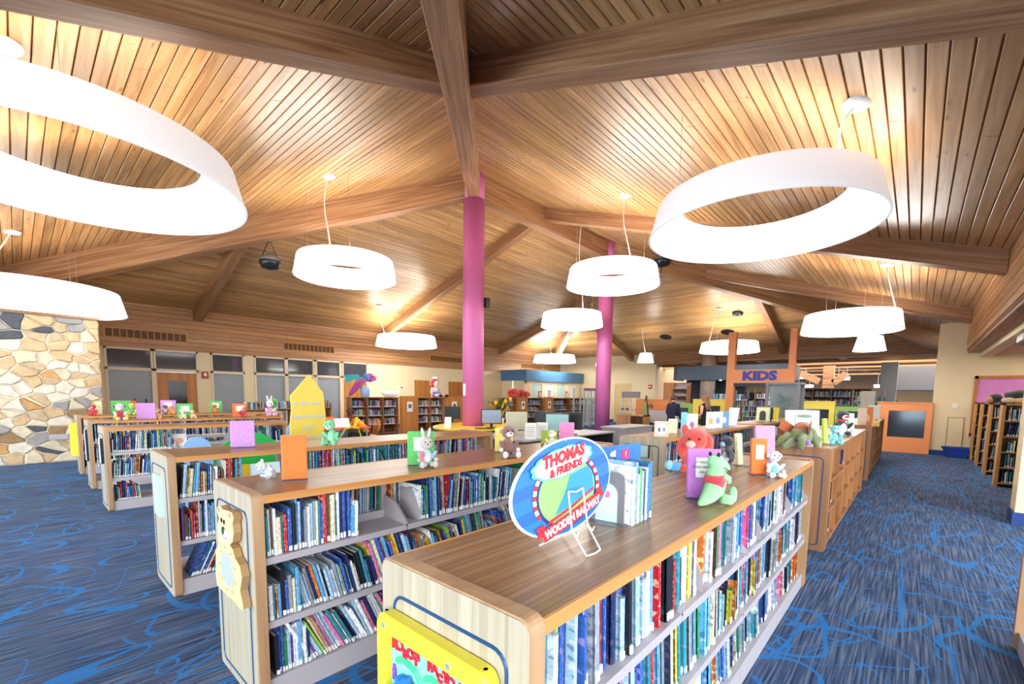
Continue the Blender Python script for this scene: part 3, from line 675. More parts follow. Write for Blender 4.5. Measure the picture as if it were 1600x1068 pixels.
def book_matrix(b):
    # local unit book: x thickness, y depth (spine at 0), z height
    if b['ax'] == 'X':
        if b['face'] < 0: R = Matrix.Identity(4); o = Vector((b['x'], b['y']+b['push'], b['z']))
        else: R = Matrix.Rotation(PI, 4, 'Z'); o = Vector((b['x']+b['t'], b['y']-b['push'], b['z']))
    else: R = Matrix.Rotation(-PI/2, 4, 'Z'); o = Vector((b['y']+b['push'], b['x'], b['z']))
    a = b['a']*(-1 if b['face'] > 0 else 1)
    T = Matrix.Rotation(a, 4, 'Y')
    # keep the lower corner on the shelf
    lift = abs(math.sin(a))*b['t'] if a > 0 else 0
    return Matrix.Translation(o+Vector((0, 0, lift))) @ R @ T @ Matrix.Diagonal((b['t'], b['d'], b['h'], 1))
def seen(p):
    q = proj(p)
    if q is None or not (-20 < q[0] < 1620 and -20 < q[1] < 1090): return 0
    e = Vector((0, 0, EYE)); d = Vector(p)-e
    for (x0, x1, y0, y1, z1) in BLOCKS:
        lo, hi = 0, .985
        for s, dv, a, b in ((e.x, d.x, x0, x1), (e.y, d.y, y0, y1), (e.z, d.z, 0, z1)):
            if abs(dv) < 1e-6:
                if s < a or s > b: lo = 2
                continue
            t0, t1 = (a-s)/dv, (b-s)/dv
            if t0 > t1: t0, t1 = t1, t0
            lo = max(lo, t0); hi = min(hi, t1)
        if lo < hi and lo < .97 and not (x0 < p[0] < x1 and y0-.01 < p[1] < y1+.01): return 0
    return 1/q[2]**2

# ------------------------------------------------------------------ low double-sided bookcases
M_pale = wood('pale_oak_laminate', '#a3947a', '#b8aa90', '#c6baa2', 'Z', 1.3, .4, bump=.03, fine=2.5)
M_edge = wood('brown_edge_band', '#9a7450', '#ad8660', '#bd9670', 'Z', 1, .5, bump=.05)
M_top = wood('walnut_top', '#7a563a', '#96704c', '#b28c66', 'X', 1.2, .34, bump=0, contrast=1.2, fine=3.2)
M_topedge = wood('top_edge_band', '#b5763a', '#c98b4c', '#d89c5c', 'X', 1, .4, bump=.03)
M_shelfw = mat('grey_shelf_steel', '#b5aeb2', .4); M_line = mat('blue_groove_line', '#1f4b78', .4)
HT = 1.10
def rrect(w, h, r, n=5):
    P = []
    for cx, cy, a0 in ((w-r, h-r, 0), (r, h-r, 90), (r, r, 180), (w-r, r, 270)):
        for i in range(n+1): a = math.radians(a0+90*i/n); P.append((cx+r*math.cos(a), cy+r*math.sin(a)))
    return P
LV = (.125, .43, .765)
def end_panel(t, D, h, x, sgn, pale=M_pale, edge=M_edge, line=True):
    """x: outer face, sgn -1: faces -X"""
    core = MB(); P = rrect(D, h, .035); 
    core.prism([(x, y-D/2, z) for y, z in P], (0, 0, 0), (-sgn*.05, 0, 0))
    o = obj('end_panel', core, edge, t)
    P2 = rrect(D-.012, h-.012, .03)
    f = obj('laminate_face', MB().prism([(x, y-D/2+.006, z+.006) for y, z in P2], (sgn*.004, 0, 0), (0, 0, 0)), pale, o)
    if line:
        Pi = rrect(D-.14, h-.16, .045); g = MB().tube([(x+sgn*.004, y-D/2+.07, z+.06) for y, z in Pi], .0055, 6, closed=True)
        obj('groove_line', g, M_line, o)
    return o
def low_case(x0, x1, y0, y1, label, group=None, h=HT, bays=4, levels=LV, openbays=(), far=False):
    D = y1-y0; L = x1-x0; t = thing('low_bookcase', label, 'bookcase', (x0, (y0+y1)/2, 0), group=group)
    end_panel(t, D, h, 0, -1); end_panel(t, D, h, L, 1)
    tb = MB().box(.05, L-.05, -D/2+.012, D/2-.012, h-.045, h-.012); o = obj('top_board', tb, M_top, t)
    obj('top_edge', MB().box(.05, L-.05, -D/2+.002, -D/2+.012, h-.05, h-.010).box(.05, L-.05, D/2-.012, D/2-.002, h-.05, h-.010), M_topedge, o)
    bw = (L-.1)/bays
    for i in range(bays):
        for lv, z in enumerate(levels):
            xa = .05+bw*i; 
            if lv == 0:
                obj('base_shelf', MB().box(xa+.003, xa+bw-.003, -D/2+.02, D/2-.02, z-.012, z).box(xa+.003, xa+bw-.003, -D/2+.02, -D/2+.035, 0, z-.012).box(xa+.003, xa+bw-.003, D/2-.035, D/2-.02, 0, z-.012), M_shelfw, t)
            else:
                for s in (-1, 1):
                    a, b = (-D/2+.02, -.03) if s < 0 else (.03, D/2-.02)
                    sh = MB().box(xa+.003, xa+bw-.003, a, b, z-.008, z).box(xa+.003, xa+bw-.003, a if s < 0 else b-.008, a+.008 if s < 0 else b, z-.035, z-.008)
                    sh.box(xa+.003, xa+bw-.003, -.03*1 if s < 0 else .022, -.022 if s < 0 else .03, z, z+.05)
                    obj('shelf', sh, M_shelfw, t)
                    for xx in (xa+.003, xa+bw-.006): 
                        P = [(xx, a if s < 0 else b, z-.01), (xx, a if s < 0 else b, z+.02), (xx, (a+b)/2, z+.13), (xx, b if s < 0 else a, z+.15), (xx, b if s < 0 else a, z-.01)]
                        obj('shelf_bracket', MB().prism(P, (0, 0, 0), (.003, 0, 0)), M_steel, t)
    for i in range(bays+1): obj('upright', MB().box(.05+bw*i-.014 if i else .05, .05+bw*i+.014, -.02, .02, .0, h-.05), M_steel, t)
    BLOCKS.append((x0, x1, y0, y1, h-.02))
    return t
A = low_case(.73, 4.42, .59, 1.19, 'nearest low bookcase, with the yellow gear panel on its end')
B = low_case(.73, 4.2, 2.33, 2.95, 'second low bookcase, with the wooden bear on its end')
Cc = low_case(.73, 4.2, 4.12, 4.74, 'third low bookcase, with the green frog sitting on top')
Dc = low_case(.73, 3.0, 7.72, 8.34, 'short low bookcase with a near-empty bottom shelf behind the play table', bays=3)
Ec = low_case(.73, 3.65, 9.6, 10.2, 'low bookcase carrying the white puppy toy, fifth from the front', bays=3)
Fc = low_case(.73, 4.3, 11.4, 12.0, 'low bookcase nearest the stone wall, with the red bird toy', bays=4)
def support(t, x, z, m=None):
    P = [(x, -.27, 0), (x, -.27, .07), (x, -.20, .19), (x, -.18, .2), (x, -.06, .2), (x, -.05, .19), (x, -.05, 0)]
    o = obj('book_support', MB().prism([(a, b*1.0, z+c) for a, b, c in P], (0, 0, 0), (.003, 0, 0)).box(x, x+.09, -.2, -.08, z, z+.002), M_steel, t)
for t_, xs_s in ((A, (1.19, 2.16, 3.0, 3.52)), (B, (1.00, 2.55, 3.15)), (Cc, (.9, 1.9))):
    for x_ in xs_s: support(t_, x_, .766)
G = low_case(5.12, 9.2, 2.17, 2.77, 'low bookcase in the middle aisle carrying framed display books')
# rows of books
def fill(case, x0, y0, y1, spec_front, spec_back=None, far=False, th=(.008, .022), dd=(.2, .26), push=.018, jit=.04):
    for lv, (xa, xb, lean, skip) in spec_front.items():
        run(case, lv, -1, xa, xb, y0+.035, LV[lv]+.001, lean=lean, skip=skip, far=far, thick=th, dd=dd, push=push, jit=jit)
    for lv, (xa, xb, lean, skip) in (spec_back or {}).items():
        run(case, lv, 1, xa, xb, y1-.035, LV[lv]+.001, lean=lean, skip=skip, far=True)
fill('nearest', .73, .59, 1.19, {2: (.80, 4.30, -.09, ((1.875, 2.0), (2.85, 2.98), (3.7, 3.76), (4.2, 4.3))), 1: (.80, 4.3, -.12, ()), 0: (.80, 4.25, -.2, ((3.6, 3.75),))}, th=(.009, .028), dd=(.19, .24), push=.055, jit=.06)
fill('bear', .73, 2.33, 2.95, {2: (.80, 3.9, 0, ((1.30, 1.72), (2.62, 3.3))), 1: (.80, 4.0, -.28, ()), 0: (.82, 4.0, -.45, ())}, {2: (.85, 2.6, 0, ())})
fill('frog', .73, 4.12, 4.74, {2: (.80, 3.95, 0, ((1.22, 1.62), (2.35, 2.62))), 1: (.80, 3.6, .05, ()), 0: (.84, 2.4, .4, ())})
fill('short', .73, 7.72, 8.34, {2: (.80, 2.9, 0, ((1.42, 2.3),)), 1: (.80, 1.38, .06, ()), 0: (.82, 1.06, -.1, ())}, th=(.012, .026))
fill('fifth', .73, 9.6, 10.2, {2: (.80, 3.5, 0, ()), 1: (.80, 3.4, .05, ())}, th=(.014, .03), far=True)
fill('farthest', .73, 11.4, 12.0, {2: (.80, 4.2, 0, ()), 1: (.80, 4.1, .05, ()), 0: (.80, 4.1, .05, ())}, th=(.014, .03), far=True)
fill('middle-aisle', 5.12, 2.17, 2.77, {2: (5.2, 9.1, 0, ((7.5, 7.7),)), 1: (5.2, 9.1, .05, ((8, 8.4),)), 0: (5.2, 8, .05, ())}, th=(.012, .026))
# cube-hole bookcases
M_oak = wood('oak_cabinet', '#8a5a34', '#a87145', '#bd8757', 'Z', 1.1, .4, bump=.06)
M_oaki = wood('oak_inside', '#7d5535', '#966a45', '#a87b54', 'Z', 1.1, .5, bump=.05)
def cube_case(x0, x1, y0, y1, label, cols, rows=3, h=1.09, both=True, line=True):
    D = y1-y0; L = x1-x0; t = thing('cubby_bookcase', label, 'bookcase', (x0, (y0+y1)/2, 0))
    end_panel(t, D, h, 0, -1, mat('oak_end_laminate', '#9c7452', .45, var=.12, vs=6) if 0 else M_oaki, M_oak, line); end_panel(t, D, h, L, 1, M_oaki, M_oak, False)
    obj('top_board', MB().box(.05, L-.05, -D/2+.005, D/2-.005, h-.04, h-.008), M_top, t)
    obj('back_panel', MB().box(.05, L-.05, -.008, .008, .08, h-.04), M_oaki, t); obj('plinth', MB().box(.05, L-.05, -D/2+.03, D/2-.03, 0, .08), M_oak, t)
    cw = (L-.1)/cols; rh = (h-.12)/rows
    for r in range(rows): obj('shelf', MB().box(.05, L-.05, -D/2+.006, -.008, .08+rh*r, .10+rh*r).box(.05, L-.05, .008, D/2-.006, .08+rh*r, .10+rh*r), M_oak, t)
    for c in range(1, cols): obj('divider', MB().box(.05+cw*c-.011, .05+cw*c+.011, -D/2+.008, -.008, .1, h-.04), M_oak, t)
    BLOCKS.append((x0, x1, y0, y1, h-.02)); return t, cw, rh
cube_case(5.55, 9.75, .59, 1.19, 'empty cubby bookcase with a dragon toy on top', 6)
cube_case(11.1, 15.6, .59, 1.17, 'farther cubby bookcase leading to the orange window panel', 7)
cube_case(9.5, 14.3, 2.17, 2.77, 'cubby bookcase beyond the framed display books', 8)
run('cubby', 2, -1, 6.95, 7.02, .62, .775, thick=(.02, .03), hh=(.26, .28)); run('cubby', 0, -1, 6.0, 6.05, .62, .11, thick=(.02, .03), hh=(.25, .28)); run('cubby', 1, -1, 6.0, 6.03, .62, .44, thick=(.02, .03), hh=(.25, .28))
for xx in (9.7, 10.4, 11.2, 12.0, 13.1): run('far cubby', 2, -1, xx, xx+.12, 2.2, .775, thick=(.02, .03), hh=(.2, .24))
# panel things on the end of the second and third case
def on_end(case, name, cy, z0, z1, w, d, m, x0=.73):
    return obj(name, MB().box(x0-.004-d-.0, x0-.004, cy-w/2, cy+w/2, z0, z1), m)
tag(obj('sign_holder', MB().box(.73-.03, .726, 4.33, 4.53, .60, .93), mat('sign_pale', '#bfe0dc', .4)), 'narrow pale sign holder on the end of the third bookcase', 'sign')
# right edge: near bookcase just entering the frame and the tall ranges of the nook
t = thing('low_bookcase', 'brown bookcase end just entering the frame at far right', 'bookcase', (3.25, -.88, 0))
end_panel(t, .6, 1.1, 1.02, 1, M_edge, M_edge, False); obj('top_board', MB().box(0, 1, -.3, .3, 1.05, 1.09), M_top, t); obj('base_shelf', MB().box(0, .97, -.28, .28, 0, .12), M_shelfw, t)
M_honey = wood('honey_oak', '#a8783f', '#c08c50', '#cf9c60', 'Z', 1, .4, bump=.05)
def tall_range(x, y, h, d, label, L=2.4, lvl=5):
    t = thing('tall_bookcase', label, 'bookcase', (x, y, 0))
    obj('end_panel', MB().box(0, d, -.045, 0, 0, h), M_honey, t); obj('end_panel', MB().box(0, d, -L, -L+.04, 0, h), M_honey, t)
    obj('top_board', MB().box(0, d, -L, 0, h-.03, h), M_honey, t); obj('back_panel', MB().box(d-.02, d, -L+.04, -.045, 0, h-.03), M_oaki, t)
    for i in range(lvl): z = .08+i*(h-.1)/lvl; obj('shelf', MB().box(0.005, d-.02, -L+.04, -.045, z-.02, z), M_honey, t)
    obj('divider', MB().box(.005, d-.02, -.98, -.95, .06, h-.03), M_honey, t)
    return t
TR = [(12.2, 'nearest of the four tall oak bookcases in the right nook'), (14.05, 'second of the four tall oak bookcases in the right nook'), (15.75, 'third of the four tall oak bookcases in the right nook'), (17.3, 'tall oak bookcase of the nook nearest the pink board')]
for k, (x, lab) in enumerate(TR):
    tall_range(x, -1.2, 1.55, .32, lab)
    for lv in range(5): run(('nook nearest', 'nook second', 'nook third', 'nook last')[k], lv, -1, -3.5, -1.28, x+.02, .08+lv*1.45/5+.001, ax='Y', thick=(.018, .035), hh=(.19, .24), dd=(.15, .2), far=k > 0)
# long back cabinets (y ~ 15)
def back_unit(x0, x1, label, cols, panel=None, y=15.0, h=1.39, d=.34, name='wall_bookcase', levels=4, spec=True):
    L = x1-x0; t = thing(name, label, 'bookcase', (x0, y, 0))
    obj('side_panel', MB().box(0, .03, 0, d, 0, h), M_oak, t); obj('side_panel', MB().box(L-.03, L, 0, d, 0, h), M_oak, t)
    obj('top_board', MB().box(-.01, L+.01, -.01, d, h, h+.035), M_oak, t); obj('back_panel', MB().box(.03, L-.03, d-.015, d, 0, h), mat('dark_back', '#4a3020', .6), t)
    for i in range(levels): z = .06+i*(h-.06)/levels; obj('shelf', MB().box(.03, L-.03, .01, d-.015, z-.02, z), M_oak, t)
    for c in range(1, cols): obj('divider', MB().box(L*c/cols-.012, L*c/cols+.012, .01, d-.015, .05, h), M_oak, t)
    for i in range(1, levels):
        for c in range(cols): 
            a = x0+L*c/cols+.04; b = a+L/cols*rnd.uniform(.55, .88); run('back', i, -1, a, b, y+.03, .06+i*(h-.06)/levels+.002, thick=(.022, .045), hh=(.19, .24), dd=(.15, .2), far=True)
    return t
def cab_panel(x0, x1, label, y=14.93):
    L = x1-x0; t = thing('cabinet_end', label, 'cabinet', (x0, y, 0)); obj('panel', MB().box(0, L, 0, .06, 0, 1.47), M_door, t)
    obj('moulding', MB().box(.08, L-.08, -.015, 0, .1, 1.36).box(.1, L-.1, -.022, -.015, .12, 1.34), M_door, t); obj('sign_card', MB().box(L/2-.13, L/2+.13, -.035, -.02, .85, 1.25), M_paper, t); obj('sign_print', MB().box(L/2-.07, L/2+.07, -.04, -.035, 1.0, 1.15), mat('sign_ink', '#5a5a60', .6), t)
def X15(px): return aty(px, 640, 15).x
back_unit(X15(549), X15(623), 'wall bookcase with the fish puppet and white swan on top', 3)
cab_panel(X15(624), X15(652), 'oak range end with a small framed card, left of the rag doll')
back_unit(X15(652), X15(693), 'wall bookcase under the seated rag doll', 2)
cab_panel(X15(693), X15(722), 'oak range end with a card beside the front pink column')
back_unit(X15(783), X15(807), 'narrow wall bookcase right of the sunflowers', 1)
cab_panel(X15(807), X15(823), 'oak range end with a card below the red dog toy')
back_unit(X15(823), X15(849), 'wall bookcase between two oak range ends', 1)
cab_panel(X15(849), X15(863), 'oak range end with a card right of the red dog toy')
back_unit(X15(863), X15(943), 'long wall bookcase behind the computer screens', 3)
# small slanted book shelf units at left back
for k, (a, b, py) in enumerate(((383, 431, 629), (432, 458, 628), (506, 518, 627))):
    p0 = aty(a, py, 14.2); p1 = aty(b, py, 14.2); z = p0.z-.25
    t = thing('book_browser_bin', ['low browser bin of books behind the white rabbit toy', 'low browser bin of books left of the yellow crayon sign', 'small browser bin right of the yellow crayon sign'][k], 'shelf', (p0.x, 14.2, 0)); L = p1.x-p0.x
    obj('tray', MB().box(0, L, 0, .4, z, z+.03).box(0, .02, 0, .4, z, z+.2).box(L-.02, L, 0, .4, z, z+.2).box(0, L, 0, .02, z, z+.06), M_oak, t); obj('leg_panel', MB().box(.0, .03, .02, .38, 0, z).box(L-.03, L, .02, .38, 0, z), M_oak, t); obj('lower_shelf', MB().box(.03, L-.03, .02, .38, z-.4, z-.37), M_oak, t)
    run('bin', 0, -1, p0.x+.03, p1.x-.05, 14.24, z+.031, thick=(.02, .04), hh=(.2, .24), dd=(.15, .2), far=True)

# ------------------------------------------------------------------ make the books
def flush_books():
    names = {'nearest': 'nearest bookcase', 'bear': 'bear-end bookcase', 'frog': 'frog-topped bookcase', 'short': 'short bookcase', 'middle-aisle': 'middle aisle bookcase', 'cubby': 'dragon-topped cubby case', 'far cubby': 'farther cubby case', 'fifth': 'fifth bookcase', 'farthest': 'farthest bookcase', 'nook nearest': 'first tall nook bookcase', 'nook second': 'second tall nook bookcase'}
    sc = []
    for b in BOOKS:
        M = book_matrix(b); c = M @ Vector((.5, 0, .75)); s = seen(c)*b['t']*b['h']
        n = Vector((0, b['face'], 0)) if b['ax'] == 'X' else Vector((-1, 0, 0)); s *= max(0, (Vector((0, 0, EYE))-c).normalized().dot(n))+.15
        if b['far'] and b['case'] not in names: s *= .5
        b['M'] = M; b['s'] = s
    order = sorted(BOOKS, key=lambda b: -b['s']); single = set(id(b) for b in order[:300] if b['s'] > 0 and b['case'] in names)
    rest = MB(); LVN = ['bottom', 'middle', 'top', 'fourth', 'fifth']
    for b in BOOKS:
        if id(b) in single:
            o = bpy.data.objects.new('book', BOOKME[b['v']]); COL.objects.link(o); o.matrix_world = b['M']; c = srgb(b['c'][1]); f = rnd.uniform(.8, 1.15); o.color = tuple(min(1, x*f) for x in c[:3])+(1,)
            kind = 'thick' if b['t'] > .016 else 'thin'; tall = 'tall ' if b['h'] > .28 else ('short ' if b['h'] < .21 else ''); ln = ' leaning' if abs(b['a']) > .15 else ''
            sfx = {1: 'st', 2: 'nd', 3: 'rd'}.get(b['k'] % 10 if b['k'] % 100 not in (11, 12, 13) else 0, 'th')
            tag(o, '%s%s %s book%s, %d%s from near end, %s shelf, %s' % (tall, kind, b['c'][0], ln, b['k'], sfx, LVN[b['level']], names[b['case']]), 'book', 'books on the shelves of the '+names[b['case']])
        else:
            if b['s'] <= 0 and b['case'] in ('nearest', 'bear', 'frog') and proj(b['M'] @ Vector((.5, 0, 1))) is None: continue
            c = srgb(b['c'][1]); c = tuple(min(1, x*rnd.uniform(.85, 1.15)) for x in c[:3])+(1,); M = b['M']
            rest.box(0, .2, 0, 1, 0, 1, 0, c, M); rest.box(.8, 1, 0, 1, 0, 1, 0, c, M); rest.box(0, 1, 0, .05, 0, 1, 0, c, M); rest.box(.2, .8, .05, .97, .01, .985, 1, (1, 1, 1, 1), M); rest.box(.15, .85, -.02, 0, .02, .13, 2, (1, 1, 1, 1), M)
    tag(obj('books', rest, [M_bkv, M_page, M_label]), 'remaining rows of library books on the farther shelves', 'books', kind='stuff')
    print('BOOKS', len(BOOKS), 'single', len(single))
# ------------------------------------------------------------------ partitions at x = 17.9 and the KIDS gate
M_org = mat('orange_paint', '#f8a062', .45); M_orgd = mat('orange_cap', '#f2a35e', .45); M_grn = mat('green_paint', '#9fcc66', .45); M_yel = mat('yellow_paint', '#fbe660', .45)
M_mir = mat('smoked_mirror', '#39424f', .08, spec=1)
def partition(y0, y1, h, m, label, win=None, x=17.9, th=.12):
    t = thing('partition_panel', label, 'partition', (x, y0, 0)); W_ = y1-y0
    if win:
        a, b, z0, z1 = win; a -= y0; b -= y0
        f = MB().box(0, th, 0, W_, 0, z0).box(0, th, 0, W_, z1, h).box(0, th, 0, a, z0, z1).box(0, th, b, W_, z0, z1); obj('panel', f, m, t)
        obj('window_glass', MB().box(th*.5, th*.6, a, b, z0, z1), M_mir, t)
    else: obj('panel', MB().box(0, th, 0, W_, 0, h), m, t)
    obj('cap', MB().box(-.02, th+.02, 0, W_, h, h+.03), M_orgd if m is M_org else m, t); return t
partition(-.39, .88, 1.49, M_org, 'orange partition with a wide dark window at the end of the right aisle', (-.25, .59, .46, 1.26))
partition(.90, 1.93, 1.32, M_grn, 'green partition between the orange and yellow ones right of the gate', (1.2, 1.85, .7, 1.2))
partition(1.95, 3.12, 1.48, M_yel, 'yellow partition beside the right gate post', (2.1, 3.0, .7, 1.24))
partition(5.33, 6.53, 1.48, M_yel, 'yellow partition beside the left gate post, behind the long haired woman', (5.5, 6.3, .5, 1.26))
partition(6.55, 7.55, 1.30, M_grn, 'green partition behind the woman in the navy sweater', (6.7, 7.1, .7, 1.15))
partition(7.57, 8.95, 1.44, M_org, 'orange partition behind the staff desk', None)
g = thing('entrance_gate', 'orange entrance gate with blue KIDS lettering', 'gate', (17.85, 4.2, 0))
obj('post', MB().box(0, .22, .86, 1.12, 0, 3.98), M_org, g); obj('post', MB().box(0, .22, -1.06, -.86, 0, 3.96), M_org, g)
obj('header', MB().box(0, .2, -.86, .86, 2.12, 2.60), M_org, g)
text('lettering', 'KIDS', .43, mat('letter_blue', '#2336b0', .4), g, (-.012, .02, 2.36), (PI/2, 0, -PI/2), .01, bold=.024, scale=(1.22, 1, 1))
obj('lower_rail', MB().box(.02, .14, -.86, .86, 2.0, 2.12), M_black, g)
# -------- the adult library beyond the eave beam
M_dkceil = wood('far_ceiling', '#6f4a30', '#8a5f40', '#a07450', 'X', .8, .5)
far = tag(thing('ceiling', 'low wooden ceiling of the adult library beyond the eave beam', 'ceiling', kind='structure'))
obj('ceiling_board', MB().box(XE+.3, 47, -6, 12, 4.6, 4.7), M_dkceil, far)
for k, (x, z) in enumerate(((27.5, 3.3), (31, 3.3), (35, 3.35), (40, 3.3))):
    tag(obj('roof_beam', MB().box(x, x+.35, -4, 12, z, z+.6), M_beam['Y']), ['nearest', 'second', 'third', 'last'][k]+' low cross beam of the adult library', 'beam', kind='structure')
for k, y in enumerate((-1.0, 2.6, 6.2, 9.8)):
    tag(obj('roof_beam', MB().box(XE+.3, 46, y, y+.3, 3.5, 4.1), M_beam['X']), ['right', 'centre right', 'centre left', 'left'][k]+' long beam of the adult library', 'beam', kind='structure')
tag(obj('wall_far', MB().box(47, 47.2, -8, 14, 0, 4.7), mat('far_wall', '#b59a78', .7)), 'distant beige wall of the adult library', kind='structure')
tag(obj('wall_far_right', MB().box(XE+.3, 47, -6.2, -6, 0, 4.7), mat('far_wall2', '#a88c6a', .7)), 'side wall of the adult library', kind='structure')
tag(obj('wall_far_left', MB().box(XE+.3, 47, 12, 12.2, 0, 4.7), _mats['far_wall2']), 'left side wall of the adult library', kind='structure')
tag(obj('wall_right_return', MB().box(XE-6.3, XE+.4, -1.05, -.97, 0, 3.9), M_cream), 'cream return wall behind the right pier', kind='structure')
def atx2(px, py, x): return atx(px, py, x)
for k, (a, b, py, x) in enumerate(((1243, 1263, 588, 33), (1306, 1327, 590, 33), (1243, 1270, 602, 40), (1366, 1396, 602, 40))):
    p0 = atx(a, py, x); p1 = atx(b, py, x); w = p0.y-p1.y
    f = thing('fluorescent_light', ['white fluorescent light left of the far wooden brace', 'white fluorescent light right of the far wooden brace', 'lower left white fluorescent light beyond the gate post', 'lowest right white fluorescent light by the stone pillar'][k], 'light', (x, (p0.y+p1.y)/2, p0.z))
    obj('diffuser', MB().box(-.25, .25, -w/2, w/2, -.13, .0), M_strip, f); obj('housing', MB().box(-.27, .27, -w/2-.03, w/2+.03, 0, .06), M_white, f); obj('hanger', MB().box(-.02, .02, -w/3, -w/3+.04, .06, 4.62-p0.z).box(-.02, .02, w/3-.04, w/3, .06, 4.62-p0.z), M_steelD, f)
def brace(px0, py0, px1, py1, x, w, label):
    a = atx(px0, py0, x); b = atx(px1, py1, x); d = (b-a).normalized(); n = Vector((0, -d.z, d.y))*w/2
    tag(obj('roof_brace', MB().prism([a+n, b+n, b-n, a-n], (0, 0, 0), (.3, 0, 0)), M_beam['Y']), label, 'beam', kind='structure')
brace(1250, 583, 1280, 596, 30, .35, 'left diagonal wooden brace of the far library'); brace(1322, 583, 1302, 598, 30, .35, 'right diagonal wooden brace of the far library')
p = atx(1290, 640, 30); tag(obj('far_post', MB().box(p.x, p.x+.4, p.y-.25, p.y+.25, 0, 3.4), M_beam['Y']), 'square wooden post of the far library', 'post', kind='structure')
# stacks
def stack(px0, px1, pytop, x, label, cols, z1=None, rows=5, y0=None):
    a = atx(px0, pytop, x); b = atx(px1, pytop, x); h = a.z; t = thing('library_stack', label, 'bookcase', (x, b.y, 0)); W_ = a.y-b.y
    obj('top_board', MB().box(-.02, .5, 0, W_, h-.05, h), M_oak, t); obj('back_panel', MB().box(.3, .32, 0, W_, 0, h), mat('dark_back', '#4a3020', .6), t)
    for i in range(cols+1): obj('divider', MB().box(0, .3, W_*i/cols-.02, W_*i/cols+.02, 0, h-.05), M_oaki, t)
    for i in range(rows):
        z = .1+i*(h-.1)/rows; obj('shelf', MB().box(.0, .3, 0, W_, z-.025, z), M_oaki, t)
        if z > .7:
            for c in range(cols): run('stack', i, -1, b.y+W_*c/cols+.05, b.y+W_*(c+rnd.uniform(.8, .97))/cols, x+.02, z+.002, ax='Y', thick=(.035, .06), hh=(.21, .27), dd=(.15, .2), far=True)
    return t
stack(1243, 1362, 606, 26, 'long library stack of novels behind the yellow partition', 4)
stack(1150, 1232, 612, 27, 'library stack glimpsed through the gate, under the lettering', 3)
stack(1375, 1404, 624, 29, 'small far stack right of the stone pillar', 2, rows=4)
stack(1422, 1452, 628, 30, 'last far stack against the cream pier', 2, rows=4)
p = atx(1384, 640, 27); st = thing('pillar', 'grey stone clad pillar in the adult library', 'pillar', (p.x, p.y, 0), kind='structure'); obj('stone_shaft', MB().box(0, .6, -.3, .3, 0, 3.3), SM[5], st)
a = atx(1400, 572, 29); b = atx(1464, 572, 29)
t = tag(obj('bulkhead', MB().box(29, 33, b.y-2, a.y, a.z-1.15, a.z), mat('grey_slat_bulkhead', '#6f6c6e', .6)), 'grey ribbed bulkhead over the far service area', 'bulkhead', kind='structure')
a = atx(1058, 578, 23.6); b = atx(1137, 578, 23.6)
sf = thing('soffit', 'dark slate blue soffit left of the gate', 'soffit', (23.6, 0, 0), kind='structure'); obj('fascia', MB().prism([(0, a.y, 2.45), (0, 4.35, 2.45), (2.5, 4.35, 2.45), (2.5, a.y+.3, 2.45), (.3, a.y+.3, 2.45)], (0, 0, 0), (0, 0, .72)), mat('slate_soffit', '#4a5a6c', .45), sf)
for k in range(6): y = a.y-.3-k*.9; obj('downlight', MB().lathe([(.01, 2.44), (.06, 2.44)], 12, o=(.4, y, 0)), M_strip, sf)
tag(obj('wall_slate', MB().box(25.5, 25.6, a.y-2.9, a.y+.2, 0, 2.5), mat('slate_wall', '#3c4650', .6)), 'dark slate wall under the soffit', kind='structure')
p = atx(1106, 600, 24.1); gc = thing('column', 'fat grey round column beside the gate', 'column', (24.1, p.y, 0), kind='structure'); obj('shaft', MB().lathe([(.36, 0), (.36, 4.2)], 32), mat('grey_column', '#a09086', .5), gc, True)
# magazine rack, displays seen by the gate
p = atx(1075, 600, 22.5); mr_ = thing('magazine_rack', 'oak rack with slanted grey shelves left of the grey column', 'rack', (22.5, p.y, 0)); q = atx(1037, 600, 22.5).y-p.y
obj('side_panel', MB().box(0, .5, 0, .05, 0, 2.15), M_oak, mr_); obj('side_panel', MB().box(0, .5, q-.5, q, 0, 2.3), M_oak, mr_); obj('back_panel', MB().box(.45, .5, 0, q, 0, 2.3), M_oaki, mr_)
for i in range(4): z = .9+i*.36; obj('slanted_shelf', MB().prism([(0, .05, z), (.4, .05, z+.26), (.42, .05, z+.24), (.02, .05, z-.02)], (0, 0, 0), (0, q-.55, 0)), mat('grey_lilac_shelf', '#9b8f96', .5), mr_)
def wire_rack(px, x, w, h, label, m=None, n=5):
    p = atx(px, 640, x); t = thing('display_rack', label, 'rack', (x, p.y, 0)); m = m or M_steelD
    for yy in (-w/2, w/2): obj('post', MB().box(-.02, .02, yy-.02, yy+.02, 0, h), m, t)
    for i in range(n):
        z = .35+i*(h-.5)/n; obj('shelf', MB().box(-.15, .15, -w/2, w/2, z-.015, z), m, t); run('rack', i, -1, p.y-w/2+.03, p.y+w/2-.05, x-.12, z+.002, ax='Y', thick=(.03, .06), hh=(.2, .26), dd=(.12, .16), far=True)
    return t
wire_rack(1178, 20.5, .95, 1.6, 'dark display rack of media inside the gate'); wire_rack(1195, 23.5, .9, 2.0, 'taller dark rack behind the gate rack'); wire_rack(1158, 21.8, .5, 1.9, 'narrow rack inside the gate beside its left post')
rk = wire_rack(1355, 22, .95, 1.95, 'silver rack with a paper notice over the partitions', M_steel, 5)
obj('notice_sheet', MB().box(-.2, -.17, -.22, .22, 1.25, 1.9), M_paper, rk)
wire_rack(1127, 21.5, .8, 1.9, 'shelf of boxes between the grey column and gate')
# computer seen over yellow partition etc.
def person_silhouette(): pass
